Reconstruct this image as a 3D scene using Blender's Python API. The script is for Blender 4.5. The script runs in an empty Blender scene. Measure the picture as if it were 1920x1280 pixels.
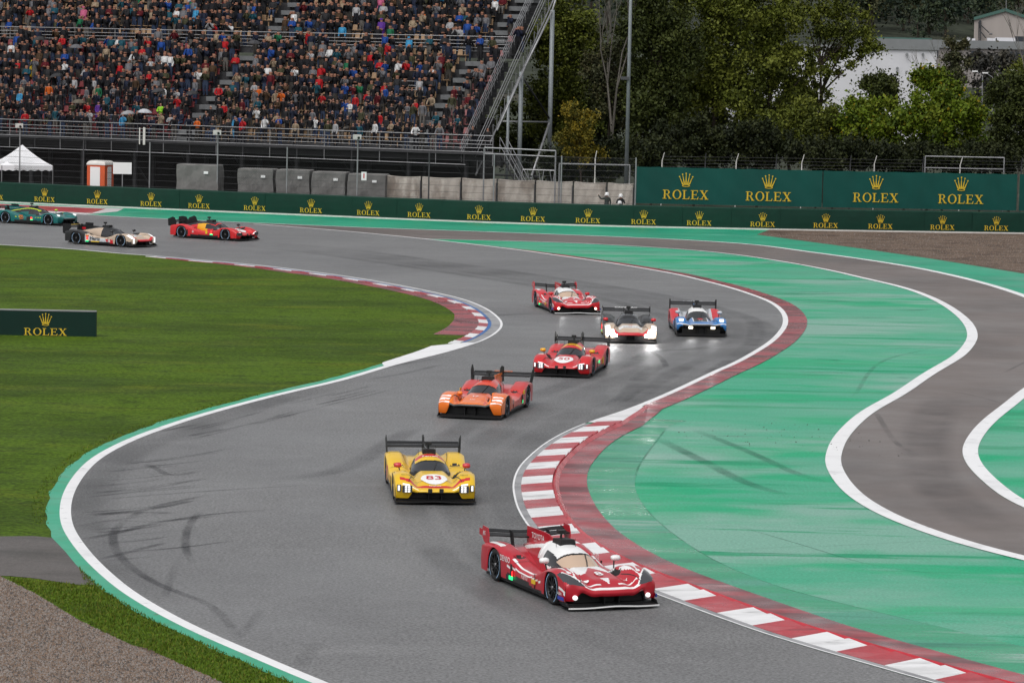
import bpy, math, random
import numpy as np
from mathutils import Vector, Matrix
from mathutils.geometry import tessellate_polygon

random.seed(7); RNG = np.random.default_rng(7)
SC = bpy.context.scene
COL = SC.collection
# ---------------------------------------------------------------- camera
F = 6400.0; H = 11.3; ROLL = math.radians(1.25); PITCH = math.atan((640-85)/F)
cr, sr, cp, sp = math.cos(ROLL), math.sin(ROLL), math.cos(PITCH), math.sin(PITCH)
cam_d = bpy.data.cameras.new('camera'); cam = bpy.data.objects.new('camera', cam_d); COL.objects.link(cam)
cam_d.sensor_width = 36.0; cam_d.lens = F/1920*36; cam_d.clip_start = 1.0; cam_d.clip_end = 9000
_up0 = Vector((0, sp, cp)); _r0 = Vector((1, 0, 0)); _fw = Vector((0, cp, -sp))
_R = cr*_r0 + sr*_up0; _U = -sr*_r0 + cr*_up0
cam.matrix_world = Matrix(((_R.x, _U.x, -_fw.x, 0), (_R.y, _U.y, -_fw.y, 0), (_R.z, _U.z, -_fw.z, H), (0, 0, 0, 1)))
SC.camera = cam
# ---------------------------------------------------------------- sky, sun, exposure
W = bpy.data.worlds.new('World'); SC.world = W; W.use_nodes = True
nt = W.node_tree; bg = nt.nodes['Background']
sky = nt.nodes.new('ShaderNodeTexSky'); sky.sky_type = 'NISHITA'; sky.sun_disc = False
SUN_EL, SUN_AZ = math.radians(58), math.radians(205)
sky.sun_elevation = SUN_EL; sky.sun_rotation = SUN_AZ; sky.dust_density = 3.0; sky.air_density = 1.0; sky.ozone_density = 1.0
hsv = nt.nodes.new('ShaderNodeHueSaturation'); hsv.inputs['Saturation'].default_value = 0.13
nt.links.new(sky.outputs[0], hsv.inputs['Color']); nt.links.new(hsv.outputs[0], bg.inputs[0])
bg.inputs[1].default_value = 0.12
sun_d = bpy.data.lights.new('sun', 'SUN'); sun = bpy.data.objects.new('sun', sun_d); COL.objects.link(sun)
sun_d.energy = 1.0; sun_d.angle = math.radians(40); sun_d.color = (1, 0.97, 0.93)
_sd = Vector((math.sin(SUN_AZ)*math.cos(SUN_EL), math.cos(SUN_AZ)*math.cos(SUN_EL), math.sin(SUN_EL)))
sun.rotation_euler = _sd.to_track_quat('Z', 'Y').to_euler(); sun.location = (0, 0, 80)
SC.view_settings.view_transform = 'Standard'; SC.view_settings.look = 'None'; SC.view_settings.gamma = 1
SC.view_settings.use_curve_mapping = False; SC.view_settings.exposure = 0.35
# ---------------------------------------------------------------- helpers
def ray(x, y):
    u = x-960; v = 640-y
    a = u*cr - v*sr; b = u*sr + v*cr
    return Vector((a, F*cp+b*sp, b*cp-F*sp))
def at(x, y, z=0.0):
    d = ray(x, y); t = (z-H)/d.z
    return Vector((d.x*t, d.y*t, z))
def aty(x, y, Y):
    d = ray(x, y); t = Y/d.y
    return Vector((d.x*t, Y, H+d.z*t))
def lin(r, g, b):
    f = lambda c: (c/255/12.92) if c/255 <= .04045 else ((c/255+.055)/1.055)**2.4
    return (f(r), f(g), f(b))
MATS = {}
def nodes_of(m):
    m.use_nodes = True
    return m.node_tree, m.node_tree.nodes['Principled BSDF']
def mat(name, col, rough=.6, metal=0.0, spec=.5, var=.0, scale=3.0, stretch=(1, 1, 1), bump=0.0, bscale=40, coat=0.0, emit=None, estr=0.0):
    """plain procedural material: base colour with noise variation and optional bump"""
    if name in MATS: return MATS[name]
    m = bpy.data.materials.new(name); t, b = nodes_of(m); N = t.nodes; L = t.links
    b.inputs['Roughness'].default_value = rough; b.inputs['Metallic'].default_value = metal
    b.inputs['Specular IOR Level'].default_value = spec
    b.inputs['Coat Weight'].default_value = coat; b.inputs['Coat Roughness'].default_value = .06
    b.inputs['Base Color'].default_value = (*col, 1)
    if var > 0 or bump > 0:
        tc = N.new('ShaderNodeTexCoord'); mp = N.new('ShaderNodeMapping'); mp.inputs['Scale'].default_value = stretch
        L.new(tc.outputs['Object'], mp.inputs[0])
    if var > 0:
        n = N.new('ShaderNodeTexNoise'); n.inputs['Scale'].default_value = scale; n.inputs['Detail'].default_value = 6; n.inputs['Roughness'].default_value = .65
        L.new(mp.outputs[0], n.inputs['Vector'])
        r = N.new('ShaderNodeValToRGB'); r.color_ramp.elements[0].position = .3; r.color_ramp.elements[1].position = .7
        lo = tuple(max(0, c*(1-var)) for c in col); hi = tuple(min(1, c*(1+var)) for c in col)
        r.color_ramp.elements[0].color = (*lo, 1); r.color_ramp.elements[1].color = (*hi, 1)
        L.new(n.outputs['Fac'], r.inputs[0]); L.new(r.outputs[0], b.inputs['Base Color'])
    if bump > 0:
        n2 = N.new('ShaderNodeTexNoise'); n2.inputs['Scale'].default_value = bscale; n2.inputs['Detail'].default_value = 4
        L.new(mp.outputs[0], n2.inputs['Vector'])
        bp = N.new('ShaderNodeBump'); bp.inputs['Strength'].default_value = bump; bp.inputs['Distance'].default_value = .03
        L.new(n2.outputs['Fac'], bp.inputs['Height']); L.new(bp.outputs[0], b.inputs['Normal'])
    if emit:
        b.inputs['Emission Color'].default_value = (*emit, 1); b.inputs['Emission Strength'].default_value = estr
    MATS[name] = m
    return m
def ramp_mat(name, layers, rough=(.5, .5), rscale=.4, spec=.5, bump=0.0, bscale=60, rstretch=(1, 1, 1), grain=None):
    """layers: [(base colour)], then (colour, noise scale, stretch, lo, hi) mixed on top; grain=(scale, amount)"""
    m = bpy.data.materials.new(name); t, b = nodes_of(m); N = t.nodes; L = t.links
    tc = N.new('ShaderNodeTexCoord')
    def noise(scale, stretch, detail=5, rg=.6):
        mp = N.new('ShaderNodeMapping'); mp.inputs['Scale'].default_value = stretch; L.new(tc.outputs['Object'], mp.inputs[0])
        n = N.new('ShaderNodeTexNoise'); n.inputs['Scale'].default_value = scale; n.inputs['Detail'].default_value = detail; n.inputs['Roughness'].default_value = rg
        L.new(mp.outputs[0], n.inputs['Vector']); return n
    cur = None; col0 = layers[0]
    for (c, s, st, lo, hi) in layers[1:]:
        n = noise(s, st); mr = N.new('ShaderNodeMapRange'); mr.inputs[1].default_value = lo; mr.inputs[2].default_value = hi; mr.clamp = True
        L.new(n.outputs['Fac'], mr.inputs[0])
        mx = N.new('ShaderNodeMix'); mx.data_type = 'RGBA'; L.new(mr.outputs[0], mx.inputs['Factor'])
        if cur is None: mx.inputs['A'].default_value = (*col0, 1)
        else: L.new(cur, mx.inputs['A'])
        mx.inputs['B'].default_value = (*c, 1); cur = mx.outputs['Result']
    if grain:
        n = noise(grain[0], (1, 1, 1), 2, .7); mr = N.new('ShaderNodeMapRange'); mr.inputs[1].default_value = .3; mr.inputs[2].default_value = .7
        mr.inputs[3].default_value = 1-grain[1]; mr.inputs[4].default_value = 1+grain[1]; L.new(n.outputs['Fac'], mr.inputs[0])
        mx = N.new('ShaderNodeVectorMath'); mx.operation = 'SCALE'
        if cur is None: mx.inputs[0].default_value = col0
        else: L.new(cur, mx.inputs[0])
        L.new(mr.outputs[0], mx.inputs['Scale']); cur = mx.outputs[0]
    if cur is None: b.inputs['Base Color'].default_value = (*col0, 1)
    else: L.new(cur, b.inputs['Base Color'])
    n = noise(rscale, rstretch); mr = N.new('ShaderNodeMapRange'); mr.inputs[1].default_value = .35; mr.inputs[2].default_value = .65
    mr.inputs[3].default_value = rough[0]; mr.inputs[4].default_value = rough[1]; L.new(n.outputs['Fac'], mr.inputs[0]); L.new(mr.outputs[0], b.inputs['Roughness'])
    b.inputs['Specular IOR Level'].default_value = spec
    if bump > 0:
        n = noise(bscale, (1, 1, 1), 3); bp = N.new('ShaderNodeBump'); bp.inputs['Strength'].default_value = bump; bp.inputs['Distance'].default_value = .02
        L.new(n.outputs['Fac'], bp.inputs['Height']); L.new(bp.outputs[0], b.inputs['Normal'])
    MATS[name] = m
    return m
def tag(o, label=None, cat=None, group=None, kind=None):
    if label: o['label'] = label
    if cat: o['category'] = cat
    if group: o['group'] = group
    if kind: o['kind'] = kind
    return o
def attach(o, parent):
    o.parent = parent
    if parent.get('_w'):
        o.matrix_parent_inverse = Matrix.Translation(-Vector(parent['_w']))
def link(name, me, parent=None):
    o = bpy.data.objects.new(name, me); COL.objects.link(o)
    if parent is not None: attach(o, parent)
    return o
def empty(name, loc, rz=0.0, world=False):
    """world=True: children are given in world coordinates"""
    o = bpy.data.objects.new(name, None); COL.objects.link(o); o.location = loc; o.rotation_euler = (0, 0, rz); o.empty_display_size = .3
    if world: o['_w'] = tuple(loc)
    return o
class MB:
    def __init__(s): s.v = []; s.f = []; s.m = []
    def poly(s, pts, mi=0):
        k = len(s.v); s.v += [tuple(p) for p in pts]; s.f.append(tuple(range(k, k+len(pts)))); s.m.append(mi); return s
    def box(s, c, d, mi=0, rot=0.0, ax=None):
        """box centred c, size d; rot about z, or ax=(ex,ey,ez)"""
        ex, ey, ez = ax if ax else (Vector((math.cos(rot), math.sin(rot), 0)), Vector((-math.sin(rot), math.cos(rot), 0)), Vector((0, 0, 1)))
        c = Vector(c); k = len(s.v)
        for sx, sy, sz in ((-1, -1, -1), (1, -1, -1), (1, 1, -1), (-1, 1, -1), (-1, -1, 1), (1, -1, 1), (1, 1, 1), (-1, 1, 1)):
            s.v.append(tuple(c+ex*(sx*d[0]/2)+ey*(sy*d[1]/2)+ez*(sz*d[2]/2)))
        for q in ((0, 3, 2, 1), (4, 5, 6, 7), (0, 1, 5, 4), (1, 2, 6, 5), (2, 3, 7, 6), (3, 0, 4, 7)):
            s.f.append(tuple(k+i for i in q)); s.m.append(mi)
        return s
    def tube(s, p0, p1, r0, r1=None, n=8, mi=0, caps=True):
        r1 = r0 if r1 is None else r1
        p0, p1 = Vector(p0), Vector(p1); d = (p1-p0).normalized()
        a = d.cross(Vector((0, 0, 1)) if abs(d.z) < .9 else Vector((1, 0, 0))).normalized(); b = d.cross(a); k = len(s.v)
        for p, r in ((p0, r0), (p1, r1)):
            for i in range(n):
                t = 2*math.pi*i/n; s.v.append(tuple(p+a*(r*math.cos(t))+b*(r*math.sin(t))))
        for i in range(n):
            j = (i+1) % n; s.f.append((k+i, k+j, k+n+j, k+n+i)); s.m.append(mi)
        if caps:
            s.f.append(tuple(k+i for i in range(n-1, -1, -1))); s.m.append(mi); s.f.append(tuple(k+n+i for i in range(n))); s.m.append(mi)
        return s
    def path(s, pts, r, n=6, mi=0):
        for a, b in zip(pts[:-1], pts[1:]): s.tube(a, b, r, r, n, mi)
        return s
    def prism(s, pts, ext, mi=0):
        """closed outline pts extruded by vector ext"""
        pts = [Vector(p) for p in pts]; ext = Vector(ext); n = len(pts); k = len(s.v)
        s.v += [tuple(p) for p in pts]+[tuple(p+ext) for p in pts]
        s.f.append(tuple(k+i for i in range(n-1, -1, -1))); s.f.append(tuple(k+n+i for i in range(n))); s.m += [mi, mi]
        for i in range(n):
            j = (i+1) % n; s.f.append((k+i, k+j, k+n+j, k+n+i)); s.m.append(mi)
        return s
    def lathe(s, prof, n=16, c=(0, 0, 0), axis='z', mi=0, m_of=None):
        """prof: [(r, h)] about axis through c"""
        k = len(s.v); c = Vector(c)
        for r, h in prof:
            for i in range(n):
                t = 2*math.pi*i/n; a, b = r*math.cos(t), r*math.sin(t)
                s.v.append(tuple(c+(Vector((a, b, h)) if axis == 'z' else Vector((a, h, b)) if axis == 'y' else Vector((h, a, b)))))
        for q in range(len(prof)-1):
            for i in range(n):
                j = (i+1) % n; s.f.append((k+q*n+i, k+q*n+j, k+(q+1)*n+j, k+(q+1)*n+i)); s.m.append(m_of(q) if m_of else mi)
        return s
    def build(s, name, mats, parent=None, smooth=False):
        if not isinstance(mats, (list, tuple)): mats = [mats]
        me = bpy.data.meshes.new(name); me.from_pydata(s.v, [], s.f)
        for m in mats: me.materials.append(m)
        if len(mats) > 1: me.polygons.foreach_set('material_index', s.m)
        if smooth: me.polygons.foreach_set('use_smooth', [True]*len(s.f))
        me.update(); return link(name, me, parent)
def catmull(pts, n=12):
    P = [Vector(p) for p in pts]; P = [2*P[0]-P[1]]+P+[2*P[-1]-P[-2]]; out = []
    for i in range(1, len(P)-2):
        for k in range(n):
            t = k/n; a, b, c, d = P[i-1], P[i], P[i+1], P[i+2]
            out.append(.5*((2*b)+(c-a)*t+(2*a-5*b+4*c-d)*t*t+(3*b-a-3*c+d)*t**3))
    out.append(P[-2]); return out
class Curve:
    """smooth ground curve given by picture points; evenly resampled in metres"""
    def __init__(s, pix, step=.4, smooth=3, world=None):
        w = world if world else [at(x, y).xy for x, y in catmull([(a, b) for a, b in pix], 10)]
        w = np.array([tuple(p) for p in w]); d = np.r_[0, np.cumsum(np.hypot(*np.diff(w, axis=0).T))]
        n = max(4, int(d[-1]/step)); q = np.linspace(0, d[-1], n)
        p = np.c_[np.interp(q, d, w[:, 0]), np.interp(q, d, w[:, 1])]
        for _ in range(smooth*4):
            p[1:-1] = .25*p[:-2]+.5*p[1:-1]+.25*p[2:]
        s.p = p; s.len = np.r_[0, np.cumsum(np.hypot(*np.diff(p, axis=0).T))]
        t = np.gradient(p, axis=0); t /= np.linalg.norm(t, axis=1)[:, None]; s.n = np.c_[-t[:, 1], t[:, 0]]; s.t = t
    def off(s, o):
        """points offset to the left of travel by o (scalar or array)"""
        o = np.broadcast_to(np.asarray(o, float), (len(s.p),)); return s.p+s.n*o[:, None]
    def at(s, L, o=0.0):
        x = np.interp(L, s.len, s.p[:, 0]); y = np.interp(L, s.len, s.p[:, 1])
        nx = np.interp(L, s.len, s.n[:, 0]); ny = np.interp(L, s.len, s.n[:, 1]); return np.array((x+nx*o, y+ny*o))
    def near(s, x, y):
        w = at(x, y); return s.len[np.argmin(np.hypot(s.p[:, 0]-w.x, s.p[:, 1]-w.y))]
def sheet(name, pts, z, m, parent=None, kind=None):
    pts = [Vector((p[0], p[1], z)) for p in pts]; tri = tessellate_polygon([pts])
    me = bpy.data.meshes.new(name); fs = []
    for a, b, c in tri:
        nz = (pts[b]-pts[a]).cross(pts[c]-pts[a]).z
        fs.append((a, b, c) if nz > 0 else (a, c, b))
    me.from_pydata([tuple(p) for p in pts], [], fs); me.materials.append(m); me.update()
    o = link(name, me, parent)
    if kind: o['kind'] = kind
    return o
def strip(name, cv, o0, o1, z, m, parent=None, kind=None, L0=None, L1=None, z1=None):
    a = cv.off(o0); b = cv.off(o1); idx = np.arange(len(a))
    if L0 is not None: idx = idx[(cv.len >= L0) & (cv.len <= L1)]
    v = []; f = []
    for i in idx: v.append((*a[i], z)); v.append((*b[i], z if z1 is None else z1))
    up = None
    for k in range(len(idx)-1):
        q = (2*k, 2*k+2, 2*k+3, 2*k+1)
        if up is None:
            A, B, C = (Vector(v[j]) for j in q[:3]); up = (B-A).cross(C-A).z > 0
        f.append(q if up else q[::-1])
    me = bpy.data.meshes.new(name); me.from_pydata(v, [], f); me.materials.append(m); me.update()
    o = link(name, me, parent)
    if kind: o['kind'] = kind
    return o
_fc = {}
def glyphs(txt, size=1.0, bold=0.0, shear=0.0, align='CENTER'):
    """vertices (2D) and faces of a line of lettering in the built-in font"""
    key = (txt, bold, shear, align)
    if key not in _fc:
        c = bpy.data.curves.new('t', 'FONT'); c.body = txt; c.align_x = align; c.align_y = 'CENTER'; c.offset = bold; c.shear = shear; c.resolution_u = 3
        o = bpy.data.objects.new('t', c); COL.objects.link(o); dg = bpy.context.evaluated_depsgraph_get(); dg.update()
        me = bpy.data.meshes.new_from_object(o.evaluated_get(dg))
        _fc[key] = ([(v.co.x, v.co.y) for v in me.vertices], [tuple(p.vertices) for p in me.polygons])
        bpy.data.objects.remove(o); bpy.data.curves.remove(c); bpy.data.meshes.remove(me)
    v, f = _fc[key]
    return [(x*size, y*size) for x, y in v], f
def flat_text(name, txt, size, org, right, up, m, parent=None, bold=0.0, off=.004, shear=0.0, sx=1.0):
    v, f = glyphs(txt, size, bold, shear); org, right, up = Vector(org), Vector(right), Vector(up); n = right.cross(up)
    me = bpy.data.meshes.new(name); me.from_pydata([tuple(org+right*(x*sx)+up*y+n*off) for x, y in v], [], f); me.materials.append(m); me.update()
    return link(name, me, parent)
# ================================================================ ground, track, kerbs
m_asphalt = ramp_mat('asphalt', [(.162, .162, .164), ((.13, .13, .133), .09, (1, .6, 1), .42, .66), ((.19, .19, .192), .5, (.5, 1, 1), .56, .8)], rough=(.42, .66), rscale=.12, bump=.35, bscale=45, grain=(15, .55), spec=.5)
m_asphalt2 = ramp_mat('brown_asphalt', [(.14, .115, .106), ((.088, .073, .068), .12, (1, .5, 1), .45, .7), ((.175, .148, .138), .35, (.4, 1, 1), .55, .8)], rough=(.38, .6), rscale=.15, bump=.2, bscale=45, grain=(26, .2))
m_green = ramp_mat('green_paint', [(.05, .335, .2), ((.0, .33, .15), .21, (.42, 1.25, 1), .49, .55), ((.17, .36, .28), .09, (.6, 1.1, 1), .51, .6), ((.0, .26, .12), .34, (.3, 2.6, 1), .56, .63), ((.26, .4, .34), .5, (.25, 2.2, 1), .66, .74), ((.02, .11, .07), .45, (.22, 2.4, 1), .65, .76)], rough=(.3, .6), rscale=.16, rstretch=(.5, 1.1, 1), bump=.15, bscale=30, grain=(14, .25), spec=.18)  # pale layers mix worn paint with painted-in sky sheen of wet patches
m_green_fresh = ramp_mat('fresh_green_paint', [(.0, .3, .165), ((.0, .22, .12), .3, (.5, 1.4, 1), .45, .7), ((.1, .33, .24), .25, (.5, 1.2, 1), .6, .78)], rough=(.35, .6), rscale=.2, grain=(18, .1))
m_green_line = ramp_mat('green_line_paint', [(.03, .34, .2), ((.05, .25, .13), 1.2, (1, 1, 1), .5, .75), ((.09, .1, .05), 2.3, (1, 1, 1), .66, .74)], rough=(.4, .6), rscale=.5)
m_red = ramp_mat('red_kerb_paint', [(.4, .03, .042), ((.27, .015, .024), .5, (.6, 1.6, 1), .45, .7), ((.5, .2, .2), 1.1, (.5, 1.5, 1), .62, .8), ((.05, .012, .016), 1.9, (.3, 2.2, 1), .6, .74)], rough=(.25, .5), rscale=.6, grain=(18, .12))
m_red_fresh = ramp_mat('red_ridge_paint', [(.5, .02, .035), ((.33, .015, .025), 1.2, (1, 1, 1), .45, .7)], rough=(.22, .4), rscale=.6)
m_red_strip = ramp_mat('worn_red_paint', [(.3, .022, .034), ((.11, .007, .011), .5, (.55, 1.8, 1), .45, .57), ((.4, .14, .15), .8, (.4, 1.6, 1), .62, .76), ((.05, .02, .02), 1.7, (.35, 2.2, 1), .66, .74)], rough=(.18, .45), rscale=.5, grain=(18, .15))
m_white = ramp_mat('white_line_paint', [(.78, .78, .79), ((.6, .6, .61), .9, (1, 1, 1), .52, .75), ((.3, .3, .3), 3.1, (1, 1, 1), .62, .76), ((.12, .12, .12), .5, (.5, 2.2, 1), .68, .74)], rough=(.4, .6), rscale=.5)
m_white_k = ramp_mat('white_kerb_paint', [(.74, .74, .75), ((.5, .5, .5), .9, (.5, 1.6, 1), .5, .75), ((.2, .2, .2), 2.1, (.4, 2, 1), .58, .74)], rough=(.3, .5), rscale=.5)
m_blue = ramp_mat('blue_kerb_paint', [(.03, .12, .34), ((.03, .04, .07), .6, (1, 1, 1), .5, .65)], rough=(.4, .6))
m_conc = ramp_mat('kerb_concrete', [(.3, .3, .31), ((.17, .17, .18), .8, (1, 1, 1), .45, .7)], rough=(.4, .6), grain=(20, .15))
m_grass = ramp_mat('grass', [(.064, .115, .006), ((.04, .074, .005), .14, (.55, 1.2, 1), .42, .6), ((.09, .12, .008), .3, (.45, 1.3, 1), .54, .7), ((.028, .05, .005), 1.6, (.5, 1.1, 1), .52, .7), ((.09, .13, .012), 2.6, (.5, 1.1, 1), .58, .74), ((.045, .036, .016), .6, (.3, 1.9, 1), .64, .72)], rough=(.8, .95), bump=.9, bscale=9, grain=(7, .55), spec=.12)
m_gravel = ramp_mat('gravel', [(.135, .096, .072), ((.07, .048, .036), .5, (1, 1, 1), .45, .65)], rough=(.8, .95), bump=1.0, bscale=14, grain=(11, .75), spec=.2)
m_patch = ramp_mat('old_asphalt', [(.1, .09, .085), ((.065, .06, .055), .5, (.5, 1.4, 1), .45, .65)], rough=(.6, .8), grain=(20, .3), bump=.3)
m_earth = ramp_mat('ground_soil', [(.05, .07, .02), ((.07, .065, .035), .05, (1, 1, 1), .45, .65)], rough=(.9, .95), spec=.1)

Lc = Curve([(-140, 450), (-60, 455), (0, 459), (133, 467), (233, 476), (300, 480.5), (367, 487), (467, 495.5), (560, 506), (675, 522), (766, 538), (835, 552.5), (881, 565), (915, 580), (936, 596), (943, 608), (937, 620), (915, 635), (881, 648), (835, 661.5), (789, 673), (732, 687.5), (643, 714), (527, 741), (410, 772), (330, 797), (257, 824), (198.5, 854), (166, 882), (142, 918), (133, 952), (137, 986), (156, 1018), (187.5, 1055), (237.5, 1099), (281, 1128), (344, 1163), (406, 1192.5), (469, 1219), (531, 1246), (594, 1272), (690, 1311), (780, 1345)], smooth=2)
Rc = Curve([(474, 420.5), (580, 428.5), (680, 437), (780, 447), (880, 458), (980, 470.5), (1040, 479), (1148, 494.5), (1257, 513), (1311, 525.5), (1365, 539.5), (1419, 557.5), (1446, 570), (1462, 584), (1468, 599), (1464, 615), (1446, 636), (1419, 655), (1376, 679), (1333, 698), (1252, 736), (1171, 769), (1110, 789), (1065, 807), (1023, 830), (992, 855), (971, 878), (961, 905), (962, 926), (969, 953), (982, 976), (998, 997), (1040, 1030), (1100, 1063), (1170, 1092), (1242, 1119), (1308, 1144), (1377, 1169), (1446, 1193), (1537, 1220), (1610, 1241), (1701, 1267), (1760, 1284), (1850, 1308), (1960, 1338)], smooth=2)
Uc = Curve([(-160, 386), (-60, 391.5), (143, 402), (230, 407), (313, 411), (480, 418.5), (680, 427), (880, 434), (1040, 440), (1202, 446.5), (1311, 452), (1419, 460), (1508, 472), (1617, 487), (1725, 505), (1833, 530), (1920, 558), (2010, 595), (2080, 640)], smooth=3)
Dc = Curve([(790, 447.8), (880, 450), (1013, 453.5), (1113, 457.5), (1257, 466), (1365, 475.5), (1473, 491), (1560, 507), (1617, 520), (1698, 539), (1752, 558), (1793, 580), (1822, 604), (1833, 626), (1828, 645), (1806, 669), (1752, 702), (1698, 739), (1644, 770), (1611, 797), (1587, 827), (1577, 857), (1580, 878), (1599, 908), (1630, 936), (1677, 963), (1724, 983), (1786, 1005), (1849, 1024), (1920, 1042), (2030, 1068)], smooth=2)
Ic = Curve([(2050, 645), (1985, 686), (1920, 727), (1882, 756.5), (1847, 783.5), (1822.5, 808), (1806, 835), (1806, 857), (1820, 880), (1849, 908), (1880, 931.6), (1920, 952), (2000, 985), (2080, 1010)], smooth=2)
Bc = Curve([(-180, 371), (0, 380), (250, 391), (500, 401.5), (680, 409), (880, 417), (1113, 424.5), (1300, 428.5), (1560, 433.5), (1920, 439), (2080, 441)], step=.5, smooth=4)
xy = lambda c, o=0.0: [tuple(p) for p in c.off(o)]
pxs = lambda l: [tuple(at(x, y).xy) for x, y in l]

# the wide land sheet with the rising hillside behind the circuit
def terrain(x, y):
    t = max(0.0, y-300)
    h = 55*(1-math.exp(-(t/520)**1.5)) if t > 0 else 0
    h += (math.sin(x*.013+y*.004)*3+math.sin(x*.031-y*.011)*1.2)*min(1, t/250)
    return -.06+h + max(0, t-700)*.05
mb = MB(); gx = [-2500, -1200, -700]+list(range(-400, 401, 25))+[700, 1200, 2500]; gy = [-300, -100, 0, 100, 200, 300]+list(range(325, 1001, 25))+[1100, 1300, 1600, 2000, 2600, 3500]
for j in gy:
    for i in gx: mb.v.append((i, j, terrain(i, j)))
nx_ = len(gx)
for j in range(len(gy)-1):
    for i in range(nx_-1):
        mb.f.append((j*nx_+i, j*nx_+i+1, (j+1)*nx_+i+1, (j+1)*nx_+i)); mb.m.append(0)
m_land = ramp_mat('hillside', [(.052, .06, .042), ((.032, .037, .028), .012, (1, 1, 1), .42, .6), ((.1, .085, .07), .02, (1, 1, 1), .58, .7), ((.05, .085, .03), .008, (1, 1, 1), .58, .68)], rough=(.9, .95), spec=.1, grain=(.4, .3))
tag(mb.build('ground', m_land, smooth=True), kind='structure')

bar_pts = xy(Bc, .3)
roff = tag(sheet('run_off', xy(Rc)+pxs([(2160, 1380), (2160, 441)])+bar_pts[::-1]+pxs([(-170, 392)])+xy(Uc)[2:40], 0.0, m_green), kind='structure')
tag(sheet('verge', [tuple(p) for p in Uc.p]+pxs([(2160, 600), (2160, 441)])+bar_pts[::-1], .003, m_green_fresh), kind='structure')
tag(sheet('gravel_trap', pxs([(1419, 440), (1508, 452), (1617, 466.5), (1752, 486), (1920, 513), (2080, 545), (2160, 560), (2160, 441)])+[tuple(p) for p in Bc.off(.28)[::-1] if p[0] > 15.9], .007, m_gravel), kind='structure')
tag(sheet('service_road', [tuple(p) for p in Uc.p if p[0] > -17]+xy(Ic)+pxs([(2100, 1080)])+xy(Dc)[::-1]+[tuple(p) for p in Rc.p if p[0] < -5][::-1], .005, m_asphalt2), kind='structure')
trk = tag(sheet('track', [tuple(p) for p in Uc.p if p[0] < -16.6]+xy(Rc)+pxs([(1960, 1420), (-500, 1420), (-500, 430)]), .009, m_asphalt), kind='structure')
inf = tag(sheet('infield_grass', xy(Lc, -.12)+pxs([(780, 1420), (-420, 1420), (-420, 450)]), .013, m_grass), kind='structure')
tag(sheet('gravel_bed', pxs([(-60, 1066), (0, 1080), (22, 1095), (62.5, 1111), (103, 1136), (150, 1164), (200, 1189), (250, 1211), (281, 1217.5), (312, 1233), (359, 1258), (412, 1278), (500, 1308), (560, 1340), (-60, 1400)]), .018, m_gravel), kind='structure')
tag(sheet('access_path', pxs([(-80, 1006), (0, 1006.6), (62.5, 1006), (97, 1009), (108, 1020), (123, 1036), (141, 1058), (160, 1079), (178, 1097), (150, 1098), (109, 1092), (62.5, 1085), (19, 1081), (-80, 1080)]), .022, m_patch), kind='structure')
ap = tag(sheet('apron', pxs([(-170, 385), (-170, 372.5), (0, 382), (232, 391.5), (220, 397), (160, 402.5), (0, 394.5)]), .012, mat('pale_concrete', (.5, .48, .48), .6, var=.15)), kind='structure')
sheet('painted_patch', pxs([(-60, 387), (-60, 380.5), (60, 386), (198, 392), (172, 400), (60, 394.5)]), .016, m_red, ap)

seamc = Curve([(1290, 788), (1255, 797), (1235, 818), (1205, 862), (1190, 900), (1194, 925), (1215, 958), (1262, 1000), (1340, 1050), (1450, 1096), (1560, 1126), (1700, 1160), (1920, 1212), (2050, 1240)], step=.4, smooth=2)
m_lane = ramp_mat('wet_green_paint', [(.0, .27, .125), ((.07, .29, .2), .3, (.4, 1.6, 1), .5, .62), ((.22, .36, .3), .5, (.25, 2.4, 1), .56, .66), ((.0, .14, .08), .4, (.25, 2.6, 1), .58, .7), ((.4, .48, .46), .9, (.2, 2.6, 1), .7, .76)], rough=(.22, .5), rscale=.3, rstretch=(.4, 1.6, 1), bump=.15, bscale=30, grain=(14, .25), spec=.25)
lsel = (Rc.len > Rc.near(1150, 777)); sheet('kerb_lane', [tuple(p) for p in Rc.off(1.0)[lsel]]+[tuple(p) for p in seamc.p[::-1]], .0024, m_lane, roff)
# painted lines (parts of the track)
gw = lambda c, a, b: np.interp(c.len, [0, c.len[-1]], [a, b])
LA0, LA1, LA2 = Lc.near(297, 480.5), Lc.near(895, 643), Lc.near(732, 687.5)
strip('edge_line', Lc, 0, -.2, .018, m_white, trk, L0=0, L1=LA0)
strip('edge_line', Lc, 0, -.27, .018, m_white, trk, L0=LA2-.3, L1=1e9)
jag = np.convolve(RNG.normal(0, .05, len(Lc.p)), [.3, .4, .3], 'same')
strip('green_border', Lc, -.27, -.6+jag, .0165, m_green_line, trk, L0=LA2-4, L1=1e9)
strip('edge_line', Lc, 0, -.1, .018, m_white, trk, L0=LA0, L1=LA1)
strip('kerb_apron', Lc, -.1, -.46, .018, m_conc, trk, L0=LA0, L1=LA1)
strip('blue_stripe', Lc, -.46, -.6, .022, m_blue, trk, L0=LA0, L1=LA1)
wl = np.interp(Lc.len, [LA1, LA1+2, LA2-1, LA2], [.46, 1.25, .7, .27])
strip('white_wedge', Lc, 0, -wl, .02, m_white, trk, L0=LA1-.2, L1=LA2)
rw = np.interp(Lc.len, [LA0, LA0+12, LA1-14, LA1-9, LA1-3.5], [1.0, 1.7, 1.75, 2.1, 2.3])
strip('red_strip', Lc, -.95, -rw, .019, m_red_strip, trk, L0=LA0, L1=LA1-3.2)
KR0 = Rc.near(1184, 764); KR1 = Rc.len[-1]-1
strip('edge_line', Rc, 0, .22, .016, m_white, trk, L0=0, L1=KR0)
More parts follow.
